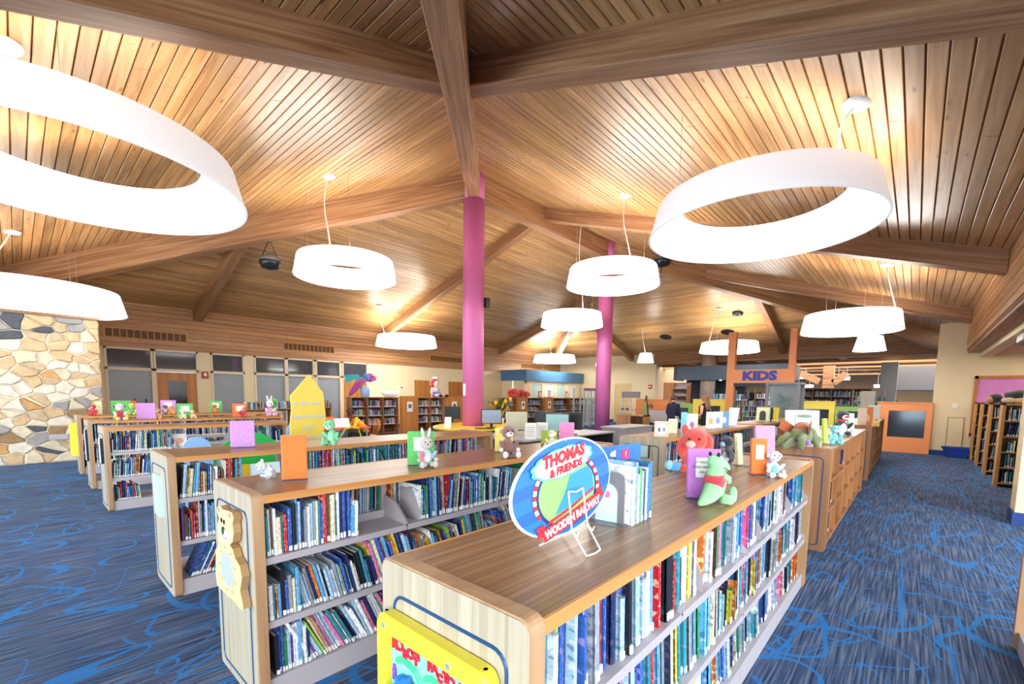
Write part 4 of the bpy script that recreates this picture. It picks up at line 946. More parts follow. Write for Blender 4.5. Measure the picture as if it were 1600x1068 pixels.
# -------- blue soffit office (back, y = 16)
M_bs = mat('blue_soffit_paint', '#4c7fa8', .4)
of = thing('wall_office', 'cream office bay with a blue soffit and interior windows', 'wall', kind='structure')
obj('soffit', MB().prism([(18.75, YL, 2.36), (18.75, 15.9, 2.36), (24.45, 15.9, 2.36), (24.45, YL, 2.36)], (0, 0, 0), (0, 0, .6)), M_bs, of)
obj('wall_section', MB().box(18.85, XE, 16.0, 16.08, 0, 1.2), M_cream, of); obj('wall_section', MB().box(18.85, XE, 16.0, 16.08, 2.2, 2.36), M_cream, of); obj('wall_section', MB().box(18.85, 18.93, 16, YL, 0, 2.36), M_cream, of)
wxs = [(826, 830), (846, 852), (865, 870), (883, 888), (900, 905)]
M_teal = mat('office_pane', '#b9d6d4', .15, spec=.8); M_lobby = mat('pane_bright', '#e8f2f0', .15, spec=.8)
xs_ = [18.85]+[aty((a+b)/2, 610, 16).x for a, b in wxs]+[XE]
for i, x in enumerate(xs_): obj('mullion', MB().box(x-.16, x+.16, 15.98, 16.1, 1.2, 2.2), M_cream, of)
for i in range(len(xs_)-1): obj('pane', MB().box(xs_[i]+.16, xs_[i+1]-.16, 16.03, 16.05, 1.2, 2.2), [M_lobby, M_teal][i % 2], of)
# -------- column desk (yellow table around the front column)
M_ytab = mat('yellow_laminate', '#f2cf35', .3); M_dark = mat('charcoal', '#33343a', .5)
t = thing('round_table', 'yellow kidney shaped computer table wrapped round the front pink column', 'table', (8.15, 8.65, 0))
P = []
for i in range(40):
    a = 2*PI*i/40; r = 1.25+.18*math.cos(2*a-1.2); P.append((r*math.cos(a), r*math.sin(a)*.95, .72))
Pi = [(.30*math.cos(2*PI*i/40), .30*math.sin(2*PI*i/40), .72) for i in range(40)]
mb = MB().loft([[Vector(p) for p in Pi], [Vector(p) for p in P], [Vector(p)+Vector((0, 0, .04)) for p in P], [Vector(p)+Vector((0, 0, .04)) for p in Pi]], closed=True)
obj('tabletop', mb, M_ytab, t)
for k in range(4): a = .6+PI*k/2; obj('leg', MB().box(-.35, .35, -.02, .02, 0, .72, M=Matrix.Translation((.8*math.cos(a), .8*math.sin(a), 0)) @ Matrix.Rotation(a, 4, 'Z')), M_dark, t)
def faceview(p): return math.atan2(-p[1], -p[0])+PI/2   # rz turning local -Y to the camera
def monitor(p, rz, label, w=.5, h=.33, scr='#8fa0bc', back=False, body=M_black, lift=.1):
    t = thing('monitor', label, 'monitor', p, rz)
    s = obj('screen_housing', MB().box(-w/2, w/2, 0, .045, lift, lift+h), body, t); obj('screen', MB().box(-w/2+.02, w/2-.02, -.006, 0, lift+.02, lift+h-.02), mat('screen'+scr, scr, .25, emit=.05) if not back else body, t)
    obj('stand_neck', MB().box(-.03, .03, .02, .06, 0.01, lift+.1), body, t); obj('stand_base', MB().box(-.12, .12, -.06, .14, 0, .012), body, t); return t
p = atz(768, 668, .76); monitor(p, faceview(p)+.1, 'monitor with a pale page on its screen beside the front pink column', .52, .36)
tag(obj('keyboard', MB().box(-.22, .22, -.07, .07, 0, .02), M_black, loc=p+Vector((-.35, -.1, 0)), rot=(0, 0, -.8)), 'black keyboard before the column monitor', 'keyboard')
p = atz(716, 662, .76)+Vector((.4, .7, 0)); monitor(p, faceview(p)+PI-.5, 'black monitor seen from behind, left of the front pink column', .5, .36, back=True)
p = atz(699, 668, .76); t = thing('brochure_stand', 'small white brochure stand on the yellow table', 'stand', p, faceview(p)); obj('card', MB().prism([(-.08, 0, 0), (.08, 0, 0), (.1, .08, .26), (-.06, .08, .26)], (0, 0, 0), (0, .01, 0)), M_paper, t); obj('foot', MB().box(-.08, .08, -.06, .08, 0, .01), M_paper, t)
# grey computer desks
def desk(x0, x1, y0, y1, label, m, z=.74):
    t = thing('computer_desk', label, 'desk', (x0, y0, 0)); obj('worktop', MB().box(0, x1-x0, 0, y1-y0, z-.03, z), m, t)
    for a in (0.02, x1-x0-.05): obj('leg_panel', MB().box(a, a+.03, .05, y1-y0-.05, 0, z-.03), M_dark, t)
    obj('modesty_panel', MB().box(.05, x1-x0-.05, (y1-y0)/2-.01, (y1-y0)/2+.01, .2, z-.03), M_dark, t); return t
M_gtop = mat('grey_laminate', '#9fa0a3', .35)
desk(6.3, 9.6, 5.3, 6.9, 'grey public computer desk behind the second bookcase', M_gtop)
for k, (px, py, sc, bk, lab) in enumerate(((807, 678, '#b9b498', 0, 'cream backed screen at the left end of the grey desk'), (870, 682, '#8fb8b4', 0, 'pale teal screen in the middle of the grey desk'), (893, 678, '#20262c', 1, 'black monitor turned away at the right of the grey desk'), (850, 676, '#20262c', 1, 'black monitor behind the two paper signs'))):
    p = atz(px, py, .745); monitor(p, faceview(p)+(.2 if k == 0 else -.15), lab, .46 if k != 1 else .5, .38, sc, bk, M_black if k != 0 else mat('beige_plastic', '#cfc9b2', .5))
for k, (px, py) in enumerate(((829, 686), (847, 684))):
    p = atz(px, py, .745); t = thing('paper_sign', ['leaning white instruction sign on the grey desk', 'upright white instruction sign right of the leaning one'][k], 'sign', p, faceview(p)); obj('sheet', MB().prism([(-.11, 0, 0), (.11, 0, 0), (.11, .1*(1-k), .31), (-.11, .1*(1-k), .31)], (0, 0, 0), (0, .008, 0)), M_paper, t)
    tx = MB(); [tx.box(-.08, .08-.03*(i % 2), -.004+.1*(1-k)*(.06+.04*i)/.31, -.001+.1*(1-k)*(.06+.04*i)/.31, .06+.04*i, .068+.04*i) for i in range(5)]; tag(obj('print_lines', tx, mat('print_grey', '#8d93a0', .6), t), kind='stuff')
t = thing('counter', 'low grey counter right of the computer desk', 'counter', (9.9, 5.2, 0)); obj('worktop', MB().box(0, 1.6, 0, .7, .78, .82), M_gtop, t); obj('body', MB().box(.03, 1.57, .03, .67, 0, .78), M_steel, t)
# glass tower display
p = aty(921, 680, 12.2); t = thing('glass_tower', 'tall glass display tower with aluminium corner posts', 'display', (p.x-.6, 12.2, 0)); W_ = 2.0
M_alu = mat('aluminium', '#c5cdd2', .3, metal=.6)
gm = bpy.data.materials.new('clear_glass'); gm.use_nodes = True; gN = gm.node_tree.nodes; gb = gN['Principled BSDF']; gb.inputs['Base Color'].default_value = (.75, .92, .95, 1); gb.inputs['Roughness'].default_value = .02; gb.inputs['Alpha'].default_value = .22; M_clear = gm; M_case = gm.copy(); M_case.node_tree.nodes['Principled BSDF'].inputs['Alpha'].default_value = .07
for x in (0, .6, 1.3, W_):
    for y in (0, .6): obj('post', MB().box(x-.03, x+.03, y-.03, y+.03, 0, 1.95), M_alu, t)
for z in (.15, .6, 1.05, 1.5): obj('glass_shelf', MB().box(0, W_, 0, .6, z, z+.015), M_clear, t)
obj('front_glass', MB().box(0, W_, -.01, 0, .1, 1.9), M_clear, t); obj('header_sign', MB().box(-.05, W_+.05, -.06, -.03, 1.82, 1.95), mat('header_mauve', '#8a6a98', .5), t)
# brown open case near the rear column, staff area
t = thing('display_case', 'small brown open bookcase right of the rear pink column', 'bookcase', (13.0, 6.2, 0)); obj('side_panel', MB().box(0, .4, .9, .95, 0, 1.0), M_oak, t); obj('side_panel', MB().box(0, .4, 0, .04, 0, 1.0), M_oak, t); obj('top_board', MB().box(0, .4, 0, .95, .96, 1.0), M_oak, t); obj('back_panel', MB().box(.38, .4, 0, .95, 0, 1), M_oaki, t)
for z in (.1, .5): obj('shelf', MB().box(0.01, .38, .04, .9, z, z+.03), M_oak, t)
obj('left_panel', MB().box(-.02, 0, .45, .95, 0, 1.0), M_oaki, t)
desk(14.2, 16.4, 5.9, 7.6, 'grey staff desk before the orange and green partitions', M_gtop, .74)
p = atx(1030, 652, 15); t = thing('desk_screen', 'grey desk divider before the seated staff member', 'divider', (14.9, p.y, .745)); obj('panel', MB().box(0, .03, -.42, .42, 0, .36), M_steel, t); obj('foot', MB().box(-.05, .08, -.42, .42, 0, .02), M_steelD, t)
p = atx(1008, 670, 14.2); t = thing('easel', 'tall black folding easel left of the staff desk', 'easel', (14.2, p.y, 0))
for dy, dx in ((-.32, -.15), (.32, -.15), (0, .4)): obj('leg', MB().tube([(0, 0, 1.62), (dx, dy, 0)], .018, 6), M_black, t)
obj('crossbar', MB().box(-.13, -.1, -.24, .24, .7, .74), M_black, t); obj('board', MB().prism([(-.14, -.12, .75), (-.14, .14, .75), (-.05, .06, 1.4), (-.05, -.04, 1.4)], (0, 0, 0), (-.02, 0, 0)), mat('olive_board', '#6f7a3c', .5), t)
p = atx(984, 660, 20.0); t = thing('toy_rack', 'white rack of small toys before the cream end wall', 'rack', (20, p.y, 0)); obj('frame', MB().box(0, .05, -.5, -.46, 0, 1.75).box(0, .05, .46, .5, 0, 1.75), M_white, t)
for i in range(3): obj('shelf', MB().box(-.2, .05, -.48, .48, .5+.35*i, .52+.35*i), M_white, t); obj('header', MB().box(0, .03, -.48, .48, 1.5, 1.8), M_steel, t) if i == 0 else None
for i in range(8):
    q = (-.08, -.38+(i % 4)*.25, .60+.35*(i//4)); tag(obj('soft_toy', MB().ell((0, 0, 0), (.08, .08, .07)), [mat('toy_red', '#b8283a', .8), mat('toy_blue', '#6f8fd0', .8), mat('toy_purple', '#8d5aa8', .8), mat('toy_cream', '#e8dcc0', .8)][(i*3) % 4], smooth=True, loc=(20+q[0], p.y+q[1], q[2])), '%s soft ball toy, %s from left on the %s shelf of the white toy rack' % (['red', 'cream', 'purple', 'blue'][i % 4] if 0 else 'round', ['first', 'second', 'third', 'last'][i % 4], ['lower', 'upper'][i//4]), 'toy', 'round toys on the white rack')

# ------------------------------------------------------------------ play corner
M_lb = mat('light_blue_board', '#8fbdf0', .4); M_pg = mat('play_green', '#22b95a', .4)
def board(name, pts, y, th, m, parent=None): return obj(name, MB().prism([(x, y, z) for x, z in pts], (0, 0, 0), (0, th, 0)), m, parent)
t = thing('crayon_sign', 'tall yellow crayon shaped sign with pale lettering in the play corner', 'sign', (0, 6.8, 0))
x0 = aty(455, 688, 6.8).x; 
pts = [aty(px, py, 6.8) for px, py in [(483, 585), (505, 613), (507, 632), (509, 650), (506, 668), (505, 692)]]; ptl = [aty(px, py, 6.8) for px, py in [(455, 692), (454, 660), (456, 640), (454, 618)]]
outl = [(p.x, p.z) for p in pts]; arch = [(pts[-1].x, 0), (pts[-1].x-.12, 0)]+[(3.0+.14*math.cos(a)-.06, .62+.26*math.sin(a)) for a in [PI*i/8 for i in range(9)]]+[(ptl[0].x+.1, 0), (ptl[0].x, 0)]
outl = outl+arch+[(p.x, p.z) for p in ptl]
board('board', outl, 0, .03, mat('crayon_yellow', '#f7da5c', .45), t)
for i, (s, z) in enumerate((('In After Time,', 1.42), ('Summer By Time', 1.22), ('actual', 1.06), ('Taken, open all', .92))):
    text('lettering', s, .072, mat('letter_pale', '#cfd6dc', .5), t, (aty(482, 640, 6.8).x-.01, -.004, z), (PI/2, 0, 0), .002, bold=.002)
t = thing('play_screen', 'light blue curved play screen behind the crayon sign', 'screen', (0, 7.3, 0)); a = aty(445, 660, 7.3).x
board('board', [(a, 0), (a+.5, 0), (a+.5, .95), (a+.4, 1.08), (a+.3, 1.15), (a+.12, 1.15), (a+.03, 1.0)], 0, .03, M_lb, t)
t = thing('play_bench', 'children\'s play bench with green curved back, blue rounded end and yellow shelf', 'bench', (0, 6.2, 0))
cv = [(1.42, .90), (1.62, .93), (1.85, 1.05), (1.97, 1.08), (2.1, 1.05), (2.22, .97), (2.36, .86)]
board('green_back', [(1.42, 0)]+cv+[(2.36, 0)], 0, .03, M_pg, t)
board('blue_end', [(1.2, 0)]+[(1.32+.14*math.cos(a), .93+.15*math.sin(a)) for a in [PI-PI*i/10 for i in range(11)]]+[(1.50, 0)], -.3, .03, M_lb, t)
obj('yellow_shelf', MB().box(1.55, 2.3, -.3, -.02, .55, .58).box(1.55, 2.3, -.3, -.28, .55, .72), M_ytab, t); obj('seat', MB().box(1.4, 2.3, -.35, 0, .28, .32), M_pg, t)

# ------------------------------------------------------------------ objects on the end panels
M_py = mat('play_yellow', '#e9da3c', .35); M_mint = mat('mint_board', '#8fe0c0', .4); M_redl = mat('letter_red', '#cf2032', .4)
t = thing('gear_toy', 'yellow framed mint gear panel with red lettering on the nearest bookcase end', 'toy', (.722, .915, .48)); Wp, Hp = .47, .475
P = rrect(Wp, Hp, .035); Pi = rrect(Wp-.10, Hp-.10, .004)
mb = MB(); mb.loft([[Vector((0, Wp/2-y, z)) for y, z in P], [Vector((-.035, Wp/2-y, z)) for y, z in P], [Vector((-.042, Wp/2-.006-y*(Wp-.012)/Wp, .006+z*(Hp-.012)/Hp)) for y, z in P], [Vector((-.042, Wp/2-.05-y, z+.05)) for y, z in Pi], [Vector((-.02, Wp/2-.05-y, z+.05)) for y, z in Pi]], caps=False)
obj('frame', mb, M_py, t); obj('board', MB().box(-.022, -.002, -Wp/2+.05, Wp/2-.05, .05, Hp-.05), M_mint, t)
for yy, zz in ((.19, Hp-.03), (-.10, Hp-.03)): obj('screw', MB().lathe([(.001, 0), (.008, 0), (.008, .004)], 10, M=Matrix.Translation((-.042, yy, zz)) @ Matrix.Rotation(-PI/2, 4, 'Y')), M_alu, t)
for yy in (.21, -.21): obj('plug', MB().lathe([(.001, .001), (.006, .001)], 8, M=Matrix.Translation((-.02, yy, Hp))), M_dark, t)
def wob(s, y, z, size, m):
    for i, ch in enumerate(s): text('letter', ch, size*(1+.18*math.sin(i*2.1)), m, t, (-.024, y-i*size*.62, z+.008*math.sin(i*2.3)-i*.002), (PI/2, 0, -PI/2+.0), .002, bold=.002)
wob('ROBOT', .165, Hp-.085, .042, M_redl); wob('FACTORY', .0, Hp-.085, .036, M_redl)
def gear(y, z, r, n, m, d=.02, x=-.03):
    P = []
    for i in range(n*4): rr = r*(1 if i % 4 < 2 else .78); a = 2*PI*i/(n*4); P.append((x, y+rr*math.cos(a), z+rr*math.sin(a)))
    o = obj('gear', MB().prism(P, (0, 0, 0), (-d, 0, 0)), m, t); return o
M_cb = mat('play_blue', '#2f7be0', .35); M_cm = mat('play_magenta', '#e0306a', .35); M_cr = mat('play_red', '#e05048', .35); M_cp = mat('play_purple', '#8a4fc0', .35); M_cg = mat('play_green2', '#3fc48c', .4)
gear(.09, Hp-.20, .055, 8, M_cb); gear(-.0, Hp-.25, .045, 7, M_cr); gear(-.1, Hp-.2, .04, 7, M_cp); gear(-.11, Hp-.3, .05, 8, M_cb)
obj('knob', MB().lathe([(.0, .03), (.05, .028), (.052, 0)], 20, M=Matrix.Translation((-.05, .12, Hp-.25)) @ Matrix.Rotation(-PI/2, 4, 'Y')), M_cm, t, True)
for q in ((.15, .6), (.02, -.4)):
    obj('track', MB().tube([(-.022, q[0], Hp-.13), (-.022, q[0]-.03, Hp-.115), (-.022, q[0]-.09, Hp-.125), (-.022, q[0]-.12, Hp-.16), (-.022, q[0]-.12, Hp-.22)], .010, 6), M_cg, t)
obj('saucer', MB().ell((-.024, .06, Hp-.085), (.006, .02, .008), n=10, k=6).ell((-.026, .06, Hp-.078), (.006, .010, .01), n=10, k=6), M_redl, t, True)
for k, (yy, zz) in enumerate(((.165, Hp-.16), (-.05, Hp-.14), (-.16, Hp-.16))): obj('robot_figure', MB().box(-.028, -.022, yy-.008, yy+.008, zz-.02, zz).box(-.028, -.022, yy-.005, yy+.005, zz+.001, zz+.012).box(-.028, -.022, yy-.008, yy-.002, zz-.035, zz-.02).box(-.028, -.022, yy+.002, yy+.008, zz-.035, zz-.02), M_cp, t)
# wooden bear on second case
M_bear = mat('painted_bear_wood', '#f2cf94', .45, var=.06); M_beare = mat('bear_edge', '#a98458', .6)
t = thing('wooden_bear', 'painted wooden bear with a round mirror tummy on the second bookcase end', 'toy', (.722, 2.65, 0))
def bearz(px, py): p = atx(px, py, .70); return (p.y-2.65, p.z)
op = [(344, 797), (345, 790), (349, 789), (353, 795), (358, 796), (362, 797), (367, 800), (370, 808), (368, 818), (370, 832), (368, 846), (364, 850), (368, 856), (372, 870), (379, 882), (383, 900), (380, 922), (384, 940), (385, 950), (381, 950), (372, 938), (362, 930), (352, 920), (344, 912), (342, 895), (342, 870), (342, 858), (347, 850), (346, 838), (345, 820), (347, 808)]
bp_ = [bearz(*q) for q in op]
mb = MB(); mb.prism([(0, y, z) for y, z in bp_], (-.035, 0, 0), (0, 0, 0), 1); mb.prism([(-.0352, y, z) for y, z in bp_], (-.002, 0, 0), (0, 0, 0), 0); obj('body', mb, [M_bear, M_beare], t)
def bdisc(name, px, py, ry, rz_, m, d=.003, x=-.0385):
    y, z = bearz(px, py); o = obj(name, MB().prism([(x, y+ry*math.cos(2*PI*i/20), z+rz_*math.sin(2*PI*i/20)) for i in range(20)], (-d, 0, 0), (0, 0, 0)), m, t); return o
bdisc('mirror', 361, 888, .105, .092, mat('acrylic_mirror', '#cfd4da', .3, metal=.2)); bdisc('muzzle', 359, 836, .05, .03, M_paper); bdisc('nose', 355, 827, .018, .02, mat('nose_teal', '#1d4a4a', .4), .006)
for q in ((352, 811), (356, 814)): bdisc('eye', q[0], q[1], .008, .012, M_black, .004)
for q in ((347, 795), (364, 804)): bdisc('inner_ear', q[0], q[1], .014, .014, mat('ear_pink', '#eba184', .5))
y, z = bearz(358, 838); obj('mouth', MB().tube([(-.041, y+.03, z+.01), (-.041, y+.012, z-.006), (-.041, y, z-.002), (-.041, y-.014, z-.008), (-.041, y-.035, z+.008)], .0025, 5), M_black, t)
for i in range(9): a = i*2*PI/9; y, z = bearz(361, 888); obj('spot', MB().ell((-.038, y+.13*math.cos(a), z+.115*math.sin(a)), (.003, .01, .008), n=8, k=4), mat('spot_orange', '#e0904f', .5), t)
# yellow toy strip on the far case and card holders on the other ends
tag(obj('wall_toy', MB().box(.64, .726, 11.55, 11.9, .35, .95), mat('toy_yellow', '#f3ee3c', .4)), 'bright yellow play panel on the end of the farthest bookcase', 'toy')
for k, (yc, z0, z1, lab) in enumerate(((9.8, .45, .95, 'dark framed sign holder on the end of the fifth bookcase'), (7.95, .62, .95, 'white card holder on the end of the short bookcase'))):
    t = thing('sign_holder', lab, 'sign', (.72, yc, 0)); obj('card', MB().box(-.02, -.012, -.1, .1, z0, z1), M_paper, t); obj('frame', MB().box(-.025, -.0, -.12, -.1, z0, z1).box(-.025, 0, .1, .12, z0, z1), M_black, t)
t = thing('sign_holder', 'small clear card holder on the end of the middle aisle bookcase', 'sign', (5.105, 2.45, 0)); obj('card', MB().box(-.01, -.002, -.09, .09, .86, 1.0), mat('sign_pale', '#bfe0dc', .4), t); obj('clip', MB().box(-.02, -.0, -.1, -.09, .85, 1.01), M_black, t)
# ------------------------------------------------------------------ display books and holders on the tops
ZTOP = HT-.012
def fabric(c, n): return mat('plush_fabric_'+n, c, .9, var=.22, vs=45, bump=.6, bs=160, sheen=.5)
FAB = {n: fabric(c, n) for n, c in dict(purple='#c079cf', orange='#ef7a33', green='#62bf62', pink='#f08fc0', olive='#9aae38', cream='#f3e9b4', lime='#b4dc50', yellow='#f0da70', lilac='#d39ade').items()}
def holder(px, py, w, h, col, label, rz=None, lab=0, z=ZTOP, y=None, lean=.1, th=.03, curl=False):
    p = atz(px, py, z) if y is None else Vector((aty(px, py, y).x, y, z))
    t = thing('fabric_sign_holder', label, 'sign holder', p, faceview(p) if rz is None else rz)
    o = obj('padded_board', MB().prism([(-w/2, 0, .006), (w/2, 0, .006), (w/2, th, .006), (-w/2, th, .006)], (0, 0, 0), (0, lean*h, h)), FAB[col], t); bevel(o, .006, 2)
    obj('metal_foot', MB().box(-w/2, w/2, -.07, th+.03, 0, .004), M_steelD, t)
    if lab:
        k = lean
        c = obj('label_card', MB().prism([(-w*.26, -.004+k*h*.45, h*.45), (w*.26, -.004+k*h*.45, h*.45), (w*.26, -.004+k*h*.85, h*.85), (-w*.26, -.004+k*h*.85, h*.85)], (0, -.003, 0), (0, 0, 0)), M_paper, t)
        if lab > 1:
            for i, s in enumerate(('IF YOU LIKE', 'THESE ANIMALS,', 'ASK US')): text('lettering', s, .016, mat('print_dark', '#44505e', .6), t, (0, -.009+k*h*(.76-.1*i), h*(.76-.1*i)), (PI/2-.1, 0, 0), .0005)
    return t
holder(1099, 780, .16, .245, 'purple', 'purple fabric sign holder with a pale label on the nearest bookcase', lab=2, rz=-1.0)
holder(1186, 742, .10, .235, 'orange', 'orange fabric sign holder behind the white dog toy', rz=-.95, lab=1)
holder(1158, 727, .07, .235, 'cream', 'cream fabric sign holder seen edge-on on the nearest bookcase', rz=-.2)
holder(1196, 716, .17, .27, 'lilac', 'lilac fabric sign holder at the far end of the nearest bookcase', rz=-.8)
holder(461, 750, .135, .255, 'orange', 'orange fabric sign holder on the second bookcase')
holder(658, 727, .19, .235, 'green', 'green fabric sign holder behind the grey rabbit toy', lab=1)
holder(787, 706, .16, .21, 'yellow', 'pale yellow sign holder behind the brown monkey toy')
holder(885, 691, .16, .21, 'pink', 'pink fabric sign holder behind the oval sign')
holder(858, 694, .17, .14, 'olive', 'olive green fabric holder beside the pink one')
holder(380, 699, .19, .235, 'lilac', 'lilac fabric sign holder on the third bookcase')
for px, py, y, c, w, h, lab, lb in ((229, 655, 9.75, 'lilac', .26, .27, 'lilac fabric sign holder on the fifth bookcase', 0), (290, 655, 9.75, 'green', .24, .26, 'green fabric sign holder with white card on the fifth bookcase', 1), (375, 652, 9.75, 'orange', .24, .25, 'orange fabric sign holder with white card on the fifth bookcase', 1),
        (155, 650, 11.7, 'cream', .10, .26, 'cream sign holder beside the red bird toy', 0), (190, 650, 11.75, 'green', .3, .27, 'green sign holder behind the white puppy toy', 0), (204, 650, 11.8, 'orange', .2, .27, 'orange sign holder behind the white puppy toy', 1), (264, 650, 11.7, 'lilac', .26, .28, 'lilac sign holder with card on the farthest bookcase', 1), (338, 650, 11.7, 'green', .24, .26, 'green sign holder with card on the farthest bookcase', 1)):
    holder(px, py, w, h, c, lab, y=y, lab=lb)
holder(1291, 693, .06, .28, 'lime', 'lime green fabric holder seen edge-on on the dragon-topped cubby case', rz=-.5)
# face-out books and boxes
def facebook(p, w, h, rz, cov, label, title=None, tc='#304050', lean=.12, sub=None, art=None):
    t = thing('display_book', label, 'book', p, rz)
    M = Matrix.Rotation(-lean, 4, 'X')
    obj('cover', MB().box(-w/2, w/2, 0, .004, 0, h, M=M).box(-w/2, w/2, .014, .018, 0, h, M=M), mat('cover_'+cov, cov, .35, var=.08, vs=10), t); obj('pages', MB().box(-w/2+.004, w/2-.004, .004, .014, .004, h-.004, M=M), M_page, t)
    if art:
        for k, (ax, az, rx, rz_, c) in enumerate(art): obj('cover_art', MB().prism([M @ Vector((ax*w+rx*w*math.cos(2*PI*i/18), -.0015, az*h+rz_*h*math.sin(2*PI*i/18))) for i in range(18)], (0, -.001, 0), (0, .001, 0)), mat('art_'+c, c, .4), t)
    if title:
        for i, s in enumerate(title): q = M @ Vector((0, -.003, h*(.84-.15*i))); text('title', s, h*.13, mat('ink_'+tc, tc, .5), t, q, (PI/2-lean, 0, 0), .0005)
    return t
facebook(Vector((1.44, 4.20, .77)), .24, .2, .0, '#cfe6ee', 'pale blue picture book with a polar bear title, faced out on the third bookcase', ('Polar Bear', 'Scare'), '#223048', art=((-.2, .35, .25, .2, '#7fb0cf'), (.25, .3, .2, .15, '#e4d2e0')))
facebook(Vector((1.5, 7.82, .77)), .26, .2, 0, '#efe6e6', 'white picture book faced out on the short bookcase', None, art=((-.2, .5, .12, .25, '#7a4a8c'), (.15, .5, .2, .2, '#e6a080')))
facebook(Vector((3.02, 4.22, .77)), .2, .2, 0, '#dfe4ec', 'pale picture book faced out beside the far books of the third case', None, art=((.1, .3, .2, .1, '#d0907c'),))
p = atz(1033, 682, ZTOP); facebook(p, .175, .20, faceview(p), '#e9c3ae', 'peach framed owl picture book standing on the middle aisle bookcase', None, art=((0, .5, .38, .4, '#eef3f4'), (-.15, .45, .1, .14, '#3c5a80'), (.18, .45, .1, .14, '#3c5a80')))
p = atz(1076, 676, ZTOP); t = thing('display_box', 'tall sky blue display box with a white front', 'box', p, faceview(p)); obj('blue_side', MB().box(-.11, -.03, 0, .1, 0, .29), mat('sky_box', '#7ccbe8', .4), t); obj('white_front', MB().box(-.03, .11, 0, .1, 0, .27), M_paper, t); obj('picture', MB().ell((.04, -.003, .12), (.03, .004, .045)), M_pink, t)
p = atz(1055, 678, ZTOP); facebook(p+Vector((.15, .1, 0)), .12, .2, faceview(p), '#efe2b8', 'cream picture book leaning left of the sky blue box')
for k, (px, c, lab) in enumerate(((1110, '#e6e9ee', 'white faced book with a small portrait in the middle aisle'), (1121, '#dfe9f4', 'pale book beside the small portrait book'), (1131, '#5f9fd0', 'blue book at the right of the display row'))):
    p = atz(px, 669-k, ZTOP); facebook(p, .145, .27, faceview(p), c, lab, art=((0, .45, .22, .2, ['#e0b86a', '#8fb4dc', '#f0e4c0'][k]),))
p = atz(1144, 664, ZTOP); t = thing('acrylic_sign', 'slanted white acrylic sign at the end of the middle aisle bookcase', 'sign', p, faceview(p)); obj('panel', MB().prism([(-.1, 0, 0), (.07, 0, 0), (.11, .08, .32), (-.06, .08, .32)], (0, 0, 0), (0, .01, 0)), mat('pale_acrylic', '#dcdfe8', .3), t); obj('foot', MB().box(-.1, .07, -.08, .02, 0, .01), M_white, t)
p = atz(1191, 658, ZTOP); t = thing('book_box', 'cream archway bookend box on the far cubby case', 'bookend', p, faceview(p)); obj('box', MB().box(-.12, .12, 0, .2, 0, .3), FAB['cream'], t); obj('arch', MB().prism([(-.06, 0, .02), (.06, 0, .02)]+[(.06*math.cos(a), 0, .17+.06*math.sin(a)) for a in [PI*i/8 for i in range(9)]], (0, -.004, 0), (0, 0, 0)), M_dark, t)
for k, (px, c) in enumerate(((1201, 'pale'), (1205, 'dark'), (1209, 'yellow'), (1214, 'yellow'))):
    p = atz(px, 658, ZTOP); tag(link('book', BOOKME[2], loc=p, rot=(0, 0, -.3), scale=(.05, .2, .3)), ['pale blue tall book right of the cream archway box', 'black tall book right of the cream archway box', 'narrow yellow tall book on the far cubby case', 'broad yellow tall book on the far cubby case'][k], 'book').color = srgb({'pale': '#a8d4e0', 'dark': '#22303a', 'yellow': '#efd52a'}[c])
# glass case with plant
p = atz(1224, 652, ZTOP); t = thing('glass_case', 'grey framed glass case holding a green plant', 'case', (p.x, p.y, ZTOP)); 
for a, b in ((-.3, -.35), (-.3, .35), (.3, -.35), (.3, .35)): obj('post', MB().box(a-.03, a+.03, b-.03, b+.03, 0, .85), M_steelD, t)
obj('lid', MB().box(-.33, .33, -.4, .4, .85, .9), M_steelD, t); obj('glass', MB().box(-.31, -.30, -.32, .32, 0, .85), M_case, t); obj('side_panel', MB().box(.28, .3, -.32, .32, 0, .85), M_steelD, t)
def leafy(name, label, p, n, r, h, cols, pot=None, cat='plant'):
    t = thing(name, label, cat, p)
    if pot: obj('pot', MB().lathe([(.05, 0), (.09, .02), (.10, .16), (.085, .17), (.08, .13)], 16), pot, t, True)
    mb = [MB() for _ in cols]
    for i in range(n):
        a = rnd.uniform(0, 2*PI); l = rnd.uniform(.5, 1)*r; z0 = .12; tip = Vector((l*math.cos(a), l*math.sin(a), z0+h*rnd.uniform(.3, 1))); mid = Vector((tip.x*.4, tip.y*.4, tip.z*.75+z0*.3)); s = Vector((-math.sin(a), math.cos(a), 0))*.022; b = mb[rnd.randrange(len(mb))]
        b.loft([[Vector((0, 0, z0))-s*.2, Vector((0, 0, z0))+s*.2, Vector((0, .003, z0))], [mid-s, mid+s, mid+Vector((0, 0, .006))], [tip-s*.8, tip+s*.8, tip+Vector((0, 0, .004))], [tip+Vector((s.y, -s.x, -.3*.02))*2-s*.1, tip+Vector((s.y, -s.x, 0))*2+s*.1, tip+Vector((s.y, -s.x, .002))*2]])
    for b, c in zip(mb, cols):
        if b.v: tag(obj('foliage', b, c, t), kind='stuff')
    return t
M_leaf = mat('leaf_green', '#3f6b3a', .5); M_leafd = mat('leaf_dark', '#24462a', .5); M_sun = mat('sunflower', '#e9b422', .5); M_terra = mat('white_vase', '#e3ddd0', .4)
leafy('potted_plant', 'dark green potted plant inside the grey glass case', Vector((p.x, p.y, ZTOP+.001)), 90, .26, .5, [M_leaf, M_leafd], M_dark)
p = Vector((9.0, 9.5, .76)); fl = leafy('flower_arrangement', 'arrangement of yellow sunflowers right of the front pink column', atz(783, 664, .76)+Vector((.3, .3, 0)), 110, .34, .62, [M_leaf, M_leafd, M_sun], M_terra)
